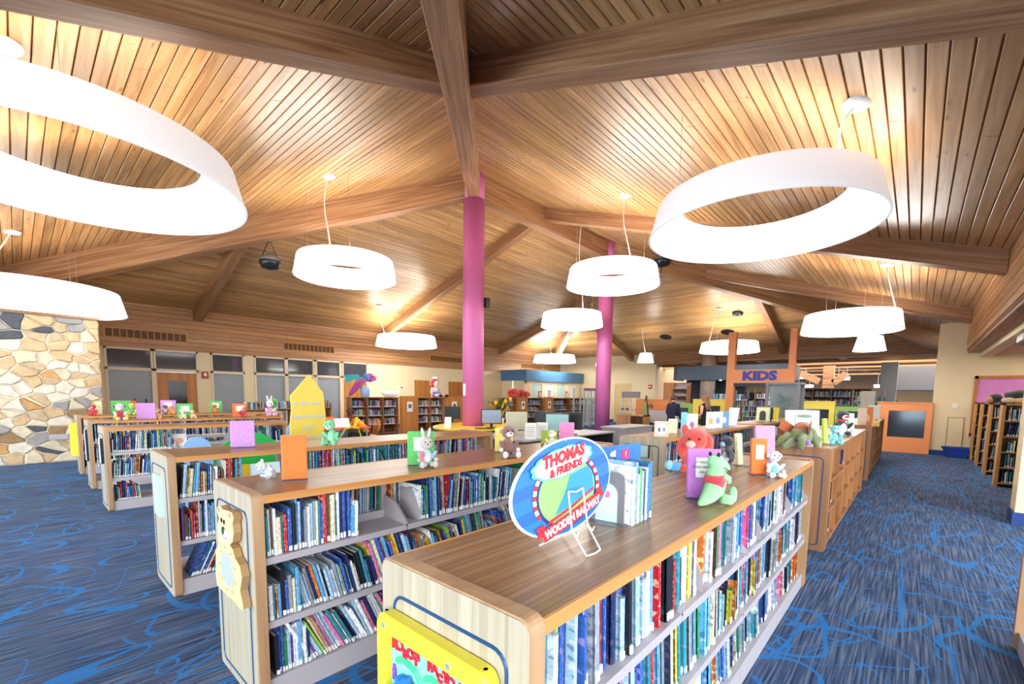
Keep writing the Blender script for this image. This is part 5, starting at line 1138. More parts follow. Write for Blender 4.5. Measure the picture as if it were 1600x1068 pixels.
for k in range(6): a = k*1.1; obj('flower_head', MB().ell((.26*math.cos(a), .26*math.sin(a), .45+.05*k), (.06, .03, .06)), M_sun, fl, True)
# ------------------------------------------------------------------ oval railway sign on a wire easel
cx_, cy_, cz_ = 1.215, .845, 1.300
t = thing('oval_sign', 'oval blue sign with red lettering on a white cloud, held by a wire easel', 'sign', (cx_, cy_, cz_)); t.rotation_euler = (-.14, -.15, -.02)
ea, eb = .272, .155
def ov(s, sb=None, y=0, n=64): sb = s if sb is None else sb; return [(ea*s*math.cos(2*PI*i/n), y, eb*sb*math.sin(2*PI*i/n)) for i in range(n)]
M_tb = mat('sign_blue', '#1272c4', .3); M_tb2 = mat('sign_blue_dark', '#0c5fae', .3); M_wh = mat('sign_white', '#f2f3f5', .35); M_rd = mat('sign_red', '#cf1b2e', .35); M_hal = mat('sign_halo', '#5cc0ee', .35)
obj('white_border', MB().prism(ov(1.0), (0, .008, 0), (0, 0, 0)), M_wh, t); obj('blue_board', MB().prism(ov(.972, .96), (0, -.001, 0), (0, .002, 0)), M_tb, t)
for k in range(4):
    z = -.9+.5*k; band = [(ea*.97*math.sqrt(max(0, 1-(zz/.96)**2))*s, -.0015, eb*zz) for s, zz in ((-1, z), (-1, z+.22), (1, z+.22), (1, z))] if abs(z) < .94 and abs(z+.22) < .94 else None
    if band: obj('blue_band', MB().prism(band, (0, -.0005, 0), (0, 0, 0)), M_tb2, t)
def cloud(s, y, m, nm):
    P = []
    for i in range(72): a = 2*PI*i/72; r = 1+.07*abs(math.sin(a*6)); P.append((.0+.146*s*r*math.cos(a), y, .082+.041*s*r*math.sin(a)))
    obj(nm, MB().prism(P, (0, -.001, 0), (0, 0, 0)), m, t)
def ringstrip(y, r0x, r0z, r1x, r1z, a0, a1, n, cols, nm):
    for i in range(n):
        b0 = a0+(a1-a0)*i/n; b1 = a0+(a1-a0)*(i+1)/n
        obj(nm, MB().prism([(r0x*math.cos(b0), y, -.02+r0z*math.sin(b0)), (r1x*math.cos(b0), y, -.02+r1z*math.sin(b0)), (r1x*math.cos(b1), y, -.02+r1z*math.sin(b1)), (r0x*math.cos(b1), y, -.02+r0z*math.sin(b1))], (0, -.0008, 0), (0, 0, 0)), cols[i % len(cols)], t)
def scene_disc(y, rx, rz_, m, nm, lo=-1): obj(nm, MB().prism([(rx*math.cos(2*PI*i/48), y, -.02+rz_*max(lo, math.sin(2*PI*i/48))) for i in range(48)], (0, -.0008, 0), (0, 0, 0)), m, t)
scene_disc(-.0022, .166, .112, mat('sign_navy', '#1a2a6c', .35), 'navy_ring'); scene_disc(-.003, .154, .102, mat('sign_green', '#8fcf6e', .35), 'green_field')
ringstrip(-.003, .166, .112, .182, .124, -.35, 3.5, 30, [M_wh, M_rd], 'checked_segment')
obj('blue_hill', MB().prism([(-.02, -.004, -.02), (.02, -.004, .03), (.13, -.004, .035), (.148, -.004, .0), (.14, -.004, -.06), (-.09, -.004, -.075), (-.06, -.004, -.05)], (0, -.0008, 0), (0, 0, 0)), mat('sign_skyblue', '#2b8fd0', .35), t)
obj('red_track', MB().prism([(-.13, -.005, -.082), (.0, -.005, -.07), (.14, -.005, -.045), (.14, -.005, -.052), (.0, -.005, -.079), (-.13, -.005, -.092)], (0, -.0008, 0), (0, 0, 0)), M_rd, t)
cloud(1.1, -.0058, M_hal, 'cloud_halo'); cloud(1.0, -.0072, M_wh, 'cloud')
text('lettering', 'THOMAS', .050, M_rd, t, (0.003, -.009, .098), (PI/2, 0, 0), .0006, shear=.25, bold=.0032, scale=(1.12, 1, 1)); text('lettering', '& FRIENDS', .033, M_rd, t, (.003, -.009, .058), (PI/2, 0, 0), .0006, shear=.25, bold=.002, scale=(1.15, 1, 1))
obj('banner', MB().prism([(-.165, -.006, -.098), (0, -.006, -.085), (.16, -.006, -.070), (.165, -.006, -.108), (0, -.006, -.127), (-.165, -.006, -.138)], (0, -.001, 0), (0, 0, 0)), M_rd, t)
obj('banner_tail', MB().prism([(-.195, -.005, -.085), (-.15, -.005, -.082), (-.15, -.005, -.12), (-.195, -.005, -.118), (-.185, -.005, -.1)], (0, -.001, 0), (0, 0, 0)), M_rd, t); obj('banner_tail', MB().prism([(.15, -.005, -.058), (.195, -.005, -.054), (.186, -.005, -.07), (.195, -.005, -.09), (.15, -.005, -.095)], (0, -.001, 0), (0, 0, 0)), M_rd, t)
text('lettering', 'WOODEN RAILWAY', .034, M_wh, t, (0, -.008, -.108), (PI/2, -.07, 0), .0006, shear=.1, bold=.0014)
obj('hang_hole', MB().lathe([(.001, 0), (.006, 0)], 12, M=Matrix.Translation((.035, -.003, .150)) @ Matrix.Rotation(PI/2, 4, 'X')), M_wh, t)
e = thing('wire_easel', 'white wire easel carrying the oval sign', 'easel', (1.225, .795, ZTOP)); M_wire = mat('white_wire', '#eceef0', .3)
for s in (-.042, .042):
    obj('side_wire', MB().tube([(s, .02, .20), (s*1.1, .0, .075), (s*1.0-.0, -.055, .004)], .0028, 6), M_wire, e); obj('rear_leg', MB().tube([(s*1.1, .0, .075), (s*1.6, .115, .004)], .0028, 6), M_wire, e)
    obj('hook', MB().tube([(s*1.1, .0, .075), (s*1.1, -.022, .06), (s*1.1, -.026, .075)], .0028, 6), M_wire, e); obj('joint', MB().ell((s*1.1, 0, .075), (.007, .007, .007), n=8, k=6), M_wire, e, True)
obj('top_wire', MB().tube([(-.042, .02, .20), (0, .018, .193), (.042, .02, .20)], .0028, 6), M_wire, e); obj('foot_wire', MB().tube([(-.042, -.055, .004), (0, -.06, .003), (.042, -.055, .004)], .0028, 6), M_wire, e)
# steel bookend with picture card and the upright books
t = thing('bookend', 'grey steel bookend with an arched picture card', 'bookend', (1.575, .90, ZTOP), -PI/2+.12)
f = MB().box(-.075, .075, 0, .003, 0, .012)
P_o = [(-.075, 0), (-.075, .19), (-.06, .205), (.06, .205), (.075, .19), (.075, 0)]; 
arch = [(.048*math.cos(a), .115+.048*math.sin(a)) for a in [PI*i/12 for i in range(13)]]
outer = [(.075, .0), (.075, .19), (.06, .205), (0, .205), (-.06, .205), (-.075, .19), (-.075, 0)]
inn = [(.048, .0)]+arch+[(-.048, 0)]
mb = MB(); no = 15
o_s = []
for i in range(len(inn)):
    u = i/(len(inn)-1); seglen = u*6; k = min(5, int(seglen)); fr = seglen-k; o_s.append((outer[k][0]*(1-fr)+outer[k+1][0]*fr, outer[k][1]*(1-fr)+outer[k+1][1]*fr))
rings = [[Vector((x, 0, z)), Vector((x2, 0, z2)), Vector((x2, .003, z2)), Vector((x, .003, z))] for (x, z), (x2, z2) in zip(inn, o_s)]; mb.loft(rings)
obj('plate', mb, M_steelD, t); obj('card', MB().box(-.05, .05, .004, .007, .004, .165), mat('card_sky', '#bfe3ec', .4), t); obj('card_picture', MB().ell((0, .0055, .115), (.024, .002, .024), n=12, k=6), M_pink, t); obj('foot', MB().box(-.09, .09, -.05, .11, 0, .003), M_steelD, t)
x = 1.60
for k, (c, h, th, lab) in enumerate((('#e9eef0', .235, .018, 'white tall hardback next to the steel bookend'), ('#6fa0c8', .25, .016, 'blue grey hardback behind the white one by the bookend'), ('#e4e2d6', .20, .014, 'cream slim book of the group behind the oval sign'), ('#5aa86a', .22, .014, 'green spined book of the group behind the oval sign'), ('#a8c4d8', .21, .012, 'pale slim book of the group behind the oval sign'), ('#35506a', .215, .014, 'slate slim book of the group behind the oval sign'), ('#cfe0ea', .22, .014, 'ice blue book of the group behind the oval sign'), ('#2c78b8', .235, .016, 'royal blue book near the right of the bookend group'), ('#1c7f9c', .24, .018, 'teal book closing the bookend group'))):
    tag(link('book', BOOKME[k % 2], loc=(x, .80, ZTOP+.0005), rot=(0, 0, -.04), scale=(th, .2, h)), lab, 'book', 'books held by the steel bookend').color = srgb(c); x += th+.004
facebook(Vector((1.98, 1.05, ZTOP)), .34, .27, -.1, '#2f78c0', 'large bright blue picture book standing behind the bookend group', None, lean=.02, art=((0, .85, .3, .09, '#f2f3f5'), (.2, .55, .16, .12, '#cfe4ee'), (-.3, .7, .14, .1, '#203a5c')))
t = thing('number_card', 'small blue card with a pink 1 among the bookend books', 'card', (1.72, .90, ZTOP+.24), -.3); obj('card', MB().box(-.05, .05, 0, .004, 0, .05), mat('card_blue', '#2a60b0', .4), t); obj('pink_badge', MB().box(-.02, .02, -.002, 0, .005, .045), mat('badge_pink', '#d8205c', .4), t); text('numeral', '1', .035, M_paper, t, (0, -.003, .025), (PI/2, 0, 0), .0005)

# ------------------------------------------------------------------ plush toys
def plushmat(c): return mat('plush_'+c, c, .95, var=.15, vs=60, bump=.8, bs=220, sheen=.6)
def plush(name, label, p, rz, s, body, head=None, belly=None, feet=None, ears='round', nose=M_black, shirt=None, pose='sit', arms=None, beak=None, muzzle=None, earin=None, cat='plush toy', tilt=0):
    """seated soft toy, face towards local -Y, s = full height"""
    t = thing(name, label, cat, p, rz); B = plushmat(body); H = plushmat(head or body); F_ = plushmat(feet or body); A_ = plushmat(arms or body)
    e = lambda nm, c, r, m, par=t, rot=None: obj(nm, MB().ell([q*s for q in c], [q*s for q in r], M=(Euler(rot).to_matrix().to_4x4() if rot else None), wob=.03, n=16, k=10), m, par, True)
    e('body', (0, .02, .26), (.19, .16, .26), plushmat(shirt) if shirt else B)
    if belly: e('belly', (0, -.06, .25), (.13, .12, .19), plushmat(belly))
    hd = e('head', (tilt*.1, -.03, .70), (.19, .18, .19), H)
    if muzzle: e('muzzle', (tilt*.1, -.17, .65), (.11, .09, .085), plushmat(muzzle), hd)
    e('nose', (tilt*.1, -.245 if muzzle else -.20, .68), (.028, .02, .022), nose, hd)
    for k in (-1, 1): 
        e('eye', (tilt*.1+k*.075, -.195, .745), (.022, .015, .024), M_black, hd)
        if ears == 'round': e('ear', (k*.17+tilt*.1, .0, .82), (.07, .035, .07), H)
        elif ears == 'side': e('ear', (k*.2+tilt*.1, .0, .72), (.05, .03, .07), plushmat(earin or body))
        elif ears == 'long': er = e('ear', (k*.09+tilt*.1, .02, .98), (.055, .03, .19), H, rot=(0, k*.22, 0)); e('inner_ear', (k*.09+tilt*.1, -.008, .98), (.035, .012, .15), plushmat(earin or '#f0d0d0'), er, rot=(0, k*.22, 0))
        elif ears == 'frog': e('eye_bulge', (k*.09+tilt*.1, -.08, .86), (.055, .05, .055), H, hd); e('pupil', (k*.09+tilt*.1, -.13, .87), (.018, .012, .02), M_black, hd)
        elif ears == 'pointy': e('ear', (k*.12+tilt*.1, 0, .88), (.05, .03, .08), H)
        e('arm', (k*.2, -.08, .34), (.065, .07, .17), A_, rot=(.5, k*.5, 0)); e('paw', (k*.25, -.18, .22), (.06, .06, .06), F_)
        e('leg', (k*.13, -.20, .09), (.085, .18, .085), B, rot=(0, 0, k*-.25)); e('foot', (k*.19, -.36, .10), (.08, .06, .10), F_)
    if beak: e('beak', (tilt*.1, -.26, .67), (.06, .12, .04), plushmat(beak), hd)
    return t
def at_top(px, py, y=None, z=ZTOP): return atz(px, py, z) if y is None else Vector((aty(px, py, y).x, y, z))
p = at_top(793, 713); plush('plush_monkey', 'brown plush monkey with a pale face on the second bookcase', p, faceview(p)+.35, .29, '#8d6258', muzzle='#efe3dc', feet='#f1ebe6', ears='side', earin='#c99a8a')
p = at_top(666, 728); r = plush('plush_rabbit', 'grey plush rabbit in a blue jacket holding a carrot', p, faceview(p)+.25, .235, '#cfc4b8', shirt='#c9dcea', belly='#f1f0ee', ears='long', arms='#9fc3df', feet='#d9d0c6')
s = .235; obj('carrot', MB().tube([(-.055, -.07, .03), (-.05, -.065, .09), (-.045, -.06, .115)], [.004, .017, .014], 8), plushmat('#f0808a'), r, True); obj('carrot_top', MB().ell((-.058, -.072, .022), (.014, .014, .02), n=8, k=6), plushmat('#2aa88c'), r, True)
p = at_top(519, 694); plush('plush_frog', 'light green plush frog seated on the third bookcase', p, faceview(p)-.35, .27, '#7fe0a0', belly='#a8ecc0', muzzle='#c4f2dc', ears='frog', tilt=-.6)
p = at_top(430, 745); plush('plush_mouse', 'small white and blue plush slumped beside the orange holder', p, faceview(p)-.6, .15, '#e6e8ea', shirt='#bcd8ea', ears='round', earin='#c8a090', muzzle='#e8d8cc').rotation_euler[1] = -.9
p = at_top(862, 700); plush('plush_lamb', 'cream plush lamb beside the pink holder', p, faceview(p)-.5, .2, '#f3e8c4', ears='side', muzzle='#f8f0dc')
p = at_top(1208, 744); plush('plush_dog', 'fluffy white plush dog with a mint bow on the nearest bookcase', p, faceview(p)+.4, .19, '#eef1ee', muzzle='#f6f8f6', ears='side', belly='#7fd8c0')
p = at_top(1136, 727); plush('plush_penguin', 'black and pale blue plush beside the cream edge-on holder', p, faceview(p)-1.0, .25, '#23252e', belly='#cfd6e6', muzzle='#a9cbe6', feet='#d9dcea', ears=None)
# red and blue bird toy
t = thing('plush_parrot', 'red plush bird with a blue tail behind the purple holder', 'plush toy', at_top(1082, 738), faceview(at_top(1082, 738)))
R_ = plushmat('#e8402e')
obj('body', MB().ell((0, .03, .09), (.075, .07, .10), n=18, k=12, wob=.03), R_, t, True); obj('head', MB().ell((.005, 0, .225), (.085, .08, .08), n=18, k=12, wob=.03), R_, t, True); obj('crest', MB().ell((-.06, .0, .29), (.022, .02, .035), n=10, k=8), R_, t, True)
for a, b in ((-.07, .17), (.08, .2)): obj('wing', MB().ell((a, .0, b), (.04, .035, .07), n=12, k=8, wob=.05), R_, t, True)
obj('beak', MB().ell((-.02, -.085, .2), (.03, .03, .025), n=10, k=8), plushmat('#f2b8a8'), t, True); obj('tail', MB().ell((-.11, -.02, .035), (.06, .035, .03), n=12, k=8, wob=.08), plushmat('#4aa6e4'), t, True); obj('tail_tip', MB().ell((-.15, -.03, .045), (.03, .03, .035), n=10, k=8), plushmat('#8fd0f4'), t, True); obj('leg', MB().ell((-.04, -.03, .03), (.05, .03, .03), n=10, k=8), R_, t, True)
for k in (-.03, .03): obj('eye', MB().ell((k, -.075, .235), (.009, .006, .01), n=8, k=6), M_black, t)
# green alligator in red shirt
p = at_top(1112, 788); t = thing('plush_alligator', 'mint green plush alligator in a red shirt on the nearest bookcase', 'plush toy', p, -.25); t.scale = (1.2, 1.2, 1.2); G_ = plushmat('#9ae49a')
obj('body', MB().tube([(-.085, .0, .012), (-.055, .0, .022), (-.02, 0, .04), (.01, 0, .062), (.022, 0, .09), (.012, 0, .125), (.008, 0, .15)], [.008, .02, .032, .04, .038, .032, .028], 14), G_, t, True)
obj('shirt', MB().tube([(.0, 0, .078), (.012, 0, .1), (.01, 0, .122)], [.042, .042, .036], 14), plushmat('#d5303c'), t, True)
obj('head', MB().tube([(-.02, 0, .185), (.0, 0, .175), (.03, -.004, .165), (.06, -.008, .150), (.078, -.01, .14)], [.014, .03, .028, .02, .014], 12), G_, t, True)
obj('jaw', MB().tube([(.02, -.004, .135), (.045, -.008, .118), (.06, -.01, .112)], [.014, .018, .014], 10), G_, t, True); obj('mouth_line', MB().tube([(.028, -.028, .15), (.055, -.028, .139), (.075, -.02, .131)], .0015, 5), M_black, t)
for k in (-1, 1): obj('leg', MB().tube([(.02, k*.03, .03), (.055, k*.04, .02), (.075, k*.042, .03)], [.022, .02, .018], 10), G_, t, True); obj('foot', MB().ell((.075, k*.042, .045), (.014, .016, .028), n=10, k=8), G_, t, True); obj('arm', MB().tube([(.02, k*.03, .12), (.05, k*.035, .105), (.058, k*.03, .09)], [.014, .012, .011], 8), G_, t, True); obj('eye', MB().ell((.0, k*.018, .202), (.007, .007, .009), n=8, k=6), M_black, t)
# dragon and friends on first cubby case
DZ = 1.082
p = atz(1250, 699, DZ); t = thing('plush_dragon', 'green and orange plush dragon crouching on the cubby bookcase', 'plush toy', p, -.3); Gd = plushmat('#6f7f3c'); Od = plushmat('#c0602c')
obj('body', MB().ell((0, 0, .13), (.15, .09, .10), n=18, k=12, wob=.04), Gd, t, True); obj('back', MB().ell((.02, .0, .21), (.12, .07, .06), n=16, k=10, wob=.06), Od, t, True); obj('neck', MB().tube([(.08, 0, .17), (.16, -.02, .16), (.2, -.03, .1)], [.06, .05, .045], 12), Gd, t, True); obj('head', MB().ell((.22, -.04, .08), (.08, .05, .05), n=14, k=10), Gd, t, True)
for k in (-1, 1): 
    obj('foreleg', MB().tube([(.1, k*.06, .1), (.12, k*.09, .05), (.11, k*.11, .012)], [.035, .025, .03], 10), Gd, t, True); obj('hindleg', MB().tube([(-.1, k*.06, .13), (-.18, k*.1, .08), (-.23, k*.12, .015)], [.045, .035, .025], 10), Gd, t, True); obj('wing', MB().prism([(.02, k*.05, .2), (-.1, k*.14, .3), (-.14, k*.16, .2), (-.06, k*.1, .14)], (0, 0, 0), (.006, .006, 0)), Od, t); obj('horn', MB().tube([(.2, k*.03, .12), (.17, k*.045, .15)], [.012, .003], 6), plushmat('#d8c8a0'), t)
obj('tail', MB().tube([(-.12, .02, .08), (-.22, .03, .03), (-.32, 0, .014)], [.05, .03, .01], 10), Gd, t, True)
p = atz(1268, 702, DZ); plush('plush_purple', 'small purple and lilac plush lying before the dragon', p+Vector((.1, .14, .03)), -.4, .15, '#a070c8', shirt='#d8c4ec', ears='round').rotation_euler[0] = 1.2
p = atz(1303, 693, DZ); plush('plush_bear', 'turquoise plush bear against the lime holder', p, faceview(p)+.3, .24, '#7fd6e0', muzzle='#c8eef2', ears='round')
p = atz(1314, 680, DZ); b = plush('plush_penguin', 'black and white plush with a red beak and red scarf', p, faceview(p)+.5, .40, '#1d1e24', belly='#eef0f4', muzzle='#e8eaf0', feet='#f0f1f4', ears=None, beak='#d8202c'); obj('scarf', MB().lathe([(.05, .20), (.08, .215), (.05, .235)], 16), plushmat('#d8202c'), b, True)
p = atz(1288, 688, DZ); facebook(p+Vector((.3, .28, 0)), .42, .36, -.95, '#e6e8e6', 'large white picture book with a wide brimmed hat drawing on the cubby case', None, art=((0, .72, .42, .14, '#b4c4b8'), (-.25, .35, .12, .2, '#d8dde2'), (.15, .2, .2, .14, '#e8b8cc')))
p = atz(1325, 676, DZ); facebook(p, .2, .3, -.8, '#cfe8dc', 'mint card with a green picture behind the black and white plush', None, art=((0, .5, .1, .1, '#3f9a50'),))
p = atz(1270, 692, DZ); facebook(p+Vector((.1, .1, 0)), .2, .34, -.9, '#d4d8de', 'grey picture book with a green hatted drawing beside the dragon', None, art=((0, .9, .45, .06, '#4f7a5a'), (0, .5, .2, .2, '#8f98a8')))
p = atz(1365, 664, DZ); facebook(p, .22, .4, -.9, '#f0efe8', 'white book at the rear of the second cubby case', lean=.05); p = atz(1355, 664, DZ); facebook(p, .2, .36, -.9, '#e88a52', 'orange picture book on the second cubby case', lean=.05, art=((0, .4, .2, .2, '#f2d080'),)); p = atz(1347, 664, DZ); facebook(p, .16, .34, -.9, '#f3dcc8', 'peach picture book on the second cubby case', lean=.05)
p = atz(1359, 665, DZ); plush('plush_duck', 'tiny yellow plush before the orange book', p-Vector((.25, .1, 0)), faceview(p), .2, '#f0c860', ears=None, beak='#e0783c')
# E / F shelves
FT = HT-.012
def tp(px, y): return Vector((aty(px, 655, y).x, y, FT))
plush('plush_puppy', 'white plush puppy with dark floppy ears and a red suit on the fifth bookcase', tp(188, 9.68), .1, .31, '#eceef0', shirt='#c82a44', feet='#efe24c', ears='side', earin='#33343c', muzzle='#f6f2ec')
for (px, y, s, kw, nm, lab) in ((147, 11.62, .24, dict(body='#d8202c', ears=None, beak='#f0f0f0'), 'plush_bird', 'round red plush bird on the farthest bookcase'), (208, 11.6, .24, dict(body='#c8d840', shirt='#58b890', ears='round'), 'plush_turtle', 'lime and teal plush beside the white puppy toy'), (246, 9.8, .2, dict(body='#e8a878', ears='round', muzzle='#f6dcc0'), 'plush_bear', 'orange plush bear right of the lilac holder'), (259, 11.6, .22, dict(body='#8a5a4a', shirt='#d8dce6', ears='side'), 'plush_puppy', 'small brown and white plush on the farthest bookcase'), (269, 11.55, .2, dict(body='#e8a832', ears=None, beak='#c8702c'), 'plush_chick', 'amber plush chick on the farthest bookcase'), (286, 9.68, .18, dict(body='#f4e4c8', ears='round'), 'plush_lamb', 'cream plush lamb before the green holder'), (301, 9.7, .17, dict(body='#f2d8a0', ears='side'), 'plush_puppy', 'small tan plush right of the cream lamb'), (336, 11.6, .22, dict(body='#d84a30', shirt='#e8b040', ears=None, beak='#3fae5a'), 'plush_parrot', 'red and yellow plush parrot before the green holder'), (378, 9.66, .25, dict(body='#d8304c', head='#f2ece8', ears='round'), 'plush_bear', 'white headed plush bear in red before the orange holder')):
    kw = dict(kw); plush(nm, lab, tp(px, y), rnd.uniform(-.4, .2), s, **kw)
p = tp(437, 9.72); t = plush('plush_bunny', 'white and pink plush bunny by the crayon sign', Vector((3.45, 9.75, FT)), 0, .36, '#f6f2f6', shirt='#eba6d4', ears='long', feet='#e8a0cc')
t = thing('plush_frog', 'small green plush beside the pink bunny', 'plush toy', Vector((3.58, 9.9, FT))); obj('body', MB().ell((0, 0, .14), (.07, .06, .14)), plushmat('#5cb848'), t, True); obj('head', MB().ell((0, -.02, .3), (.06, .06, .06)), plushmat('#5cb848'), t, True)
# swan, doll, red dog, fish, on the back bookcases
TZ = 1.426
p = Vector((aty(612, 622, 15.15).x, 15.17, TZ)); t = thing('toy_swan', 'white swan with a black tipped beak on the wall bookcase', 'toy', p)
obj('body', MB().ell((-.05, 0, .12), (.36, .14, .13), n=18, k=12), plushmat('#f4f4f0'), t, True); obj('tail', MB().ell((-.38, 0, .17), (.1, .05, .05)), plushmat('#f4f4f0'), t, True); obj('neck', MB().tube([(.22, 0, .14), (.32, 0, .2), (.3, 0, .32), (.34, 0, .4), (.42, 0, .4)], [.07, .05, .04, .045, .04], 12), plushmat('#f4f4f0'), t, True); obj('beak', MB().tube([(.44, 0, .4), (.54, 0, .34)], [.03, .008], 8), M_black, t, True)
p = Vector((aty(680, 622, 15.15).x, 15.15, TZ)); t = thing('rag_doll', 'seated rag doll with red yarn hair and blue dungarees', 'doll', p, .15)
obj('body', MB().ell((0, 0, .22), (.2, .13, .24)), plushmat('#f0b8b0'), t, True); obj('dungarees', MB().ell((0, -.02, .14), (.21, .15, .17)), plushmat('#2f6fd0'), t, True); hd = obj('head', MB().ell((0, -.02, .56), (.15, .12, .16)), plushmat('#f2e0d0'), t, True)
obj('hair', MB().ell((0, .04, .60), (.23, .13, .23), wob=.12, n=20, k=12), plushmat('#cc2030'), t, True); obj('cap', MB().ell((0, 0, .8), (.12, .1, .05)), plushmat('#f4f0ee'), t, True)
for k in (-1, 1): obj('eye', MB().ell((k*.05, -.135, .6), (.014, .01, .016), n=8, k=6), M_black, hd); obj('arm', MB().tube([(k*.17, 0, .36), (k*.28, -.05, .2), (k*.26, -.12, .08)], [.06, .05, .05], 10), plushmat('#e8a098'), t, True); obj('leg', MB().tube([(k*.1, -.1, .08), (k*.16+.1, -.28, .07)], [.07, .06], 10), plushmat('#f0b8b0'), t, True); obj('shoe', MB().ell((k*.18+.16, -.34, .07), (.11, .07, .06)), M_black, t, True)
obj('nose', MB().ell((0, -.15, .56), (.02, .015, .018), n=8, k=6), plushmat('#d83030'), hd)
p = Vector((aty(811, 622, 15.15).x, 15.2, TZ)); t = thing('plush_dog', 'big red plush dog lying on the wall bookcase', 'plush toy', p); Rr = plushmat('#d8201c')
obj('body', MB().ell((-.35, 0, .22), (.42, .2, .24), n=18, k=12, wob=.03), Rr, t, True); obj('shoulder', MB().ell((.2, 0, .22), (.3, .18, .22), n=16, k=10), Rr, t, True); hd = obj('head', MB().ell((.5, -.08, .18), (.3, .14, .16), n=16, k=10), Rr, t, True); obj('nose', MB().ell((.8, -.1, .15), (.05, .04, .04)), M_black, hd, True); obj('ear', MB().ell((.36, -.22, .16), (.08, .05, .14)), Rr, hd, True)
for k in (-1, 1): obj('leg', MB().ell((-.6+k*.1, -.18, .08), (.22, .08, .08)), Rr, t, True)
p = Vector((aty(886, 622, 15.15).x, 15.2, TZ)); plush('plush_puppy', 'tan plush puppy in an office window behind the computers', p, 0, .5, '#b8784a', belly='#f2ece0', muzzle='#e8d0b0', ears='side', feet='#f4eee4')
for k, px in enumerate((845, 860)):
    p = Vector((aty(px, 622, 15.15).x, 15.2, TZ)); t = thing('picture_frame', ['small brown picture frame on the wall bookcase', 'pink picture card on the wall bookcase'][k], 'frame', p); obj('frame', MB().box(-.14, .14, 0, .03, 0, .36 if k == 0 else .42), M_oak if k == 0 else mat('card_pink', '#f0c4d4', .5), t); obj('picture', MB().box(-.09, .09, -.005, 0, .05, .3), M_paper if k == 0 else mat('card_pink2', '#f6dce4', .5), t)
p = Vector((aty(572, 622, 15.15).x, 15.2, TZ)); t = thing('fish_puppet', 'colourful fabric fish puppet draped from a pale blue bucket', 'toy', p)
obj('bucket', MB().lathe([(.14, 0), (.19, .38), (.17, .38), (.12, .02)], 18), mat('pale_blue_bucket', '#9cc8ee', .4), t, True)
obj('fish_head', MB().ell((.2, 0, .72), (.2, .1, .17), n=16, k=10), plushmat('#c04a9c'), t, True); obj('fish_cheek', MB().ell((.02, -.04, .72), (.13, .1, .15)), plushmat('#3a88d8'), t, True); obj('snout', MB().ell((.38, -.02, .70), (.08, .06, .1)), plushmat('#f06a8c'), t, True)
obj('body', MB().tube([(0, 0, .66), (-.3, 0, .45), (-.5, 0, .2), (-.62, 0, .05)], [.12, .14, .1, .05], 12), plushmat('#b0408c'), t, True); obj('wing', MB().prism([(-.05, -.02, .62), (-.3, -.02, .82), (-.8, -.02, .78), (-.75, -.02, .5), (-.45, -.02, .62)], (0, 0, 0), (0, .03, 0)), plushmat('#2fb0b8'), t)
obj('eye', MB().ell((.26, -.09, .76), (.03, .02, .03), n=8, k=6), M_black, t); obj('pole', MB().tube([(-.75, 0, 0), (-.75, 0, .52), (-.3, 0, .66)], .012, 6), mat('bamboo', '#d8b070', .5), t)
# plush lying on the nook shelves
p = Vector((15.3, -1.5, 1.56)); t = thing('plush_orangutan', 'long black plush with a tan face lying on the nook bookcases', 'plush toy', (14.1, -1.9, 1.55), 0); Bk = plushmat('#1b1b20')
obj('body', MB().tube([(-.1, .0, .1), (0, .1, .14), (0, .3, .16), (.0, .5, .12)], [.09, .12, .13, .1], 12), Bk, t, True); obj('head', MB().ell((-.02, .64, .1), (.1, .11, .1)), Bk, t, True); obj('face', MB().ell((-.05, .72, .07), (.08, .07, .07)), plushmat('#c88a58'), t, True)
for k in (-1, 1): obj('arm', MB().tube([(k*.08, .45, .1), (k*.12, .3, -.02+.04), (k*.12, .55, .03)], [.05, .04, .035], 8), Bk, t, True); obj('leg', MB().tube([(-.1, 0, .08), (k*.1-.1, -.4, .06), (k*.1-.1, -.7, .05)], [.06, .05, .04], 8), Bk, t, True)
t = thing('plush_giraffe', 'long cream plush draped over the nearest nook bookcase', 'plush toy', (12.35, -1.9, 1.55), 0); obj('body', MB().tube([(0, .55, .05), (0, .3, .08), (0, 0, .09), (0, -.6, .08)], [.04, .06, .08, .07], 12), plushmat('#e8c090'), t, True); obj('head', MB().ell((0, .62, .06), (.06, .1, .05)), plushmat('#efd2ac'), t, True)
# grey book bins inside the second and third bookcases
for k, (x, y, z, lab) in enumerate(((2.95, 2.50, .766, 'grey plastic book bin on the top shelf of the second bookcase'), (2.48, 4.28, .766, 'blue grey book bin on the top shelf of the third bookcase'))):
    t = thing('book_bin', lab, 'bin', (x, y, z)); mb = MB()
    mb.prism([(-.11, -.13, 0), (-.11, .12, 0), (-.11, .12, .2), (-.11, -.02, .2), (-.11, -.13, .08)], (0, 0, 0), (.006, 0, 0)); mb.prism([(.11, -.13, 0), (.11, .12, 0), (.11, .12, .2), (.11, -.02, .2), (.11, -.13, .08)], (0, 0, 0), (.006, 0, 0)); mb.box(-.11, .116, -.13, .12, 0, .006); mb.box(-.11, .116, -.136, -.13, 0, .08); mb.box(-.11, .116, .12, .126, 0, .2)
    obj('bin_shell', mb, mat('bin_grey', '#b4bac4', .4), t)
    for q in range(4): tag(link('book', BOOKME[0], loc=(x-.08+q*.04, y-.1, z+.008), scale=(.02, .2, .23)), ['green', 'blue', 'white', 'teal'][q]+' book standing in the '+['grey bin of the second bookcase', 'blue grey bin of the third bookcase'][k], 'book').color = srgb(['#1f9a5a', '#2a62b8', '#e6e8ea', '#2c9aa8'][q])

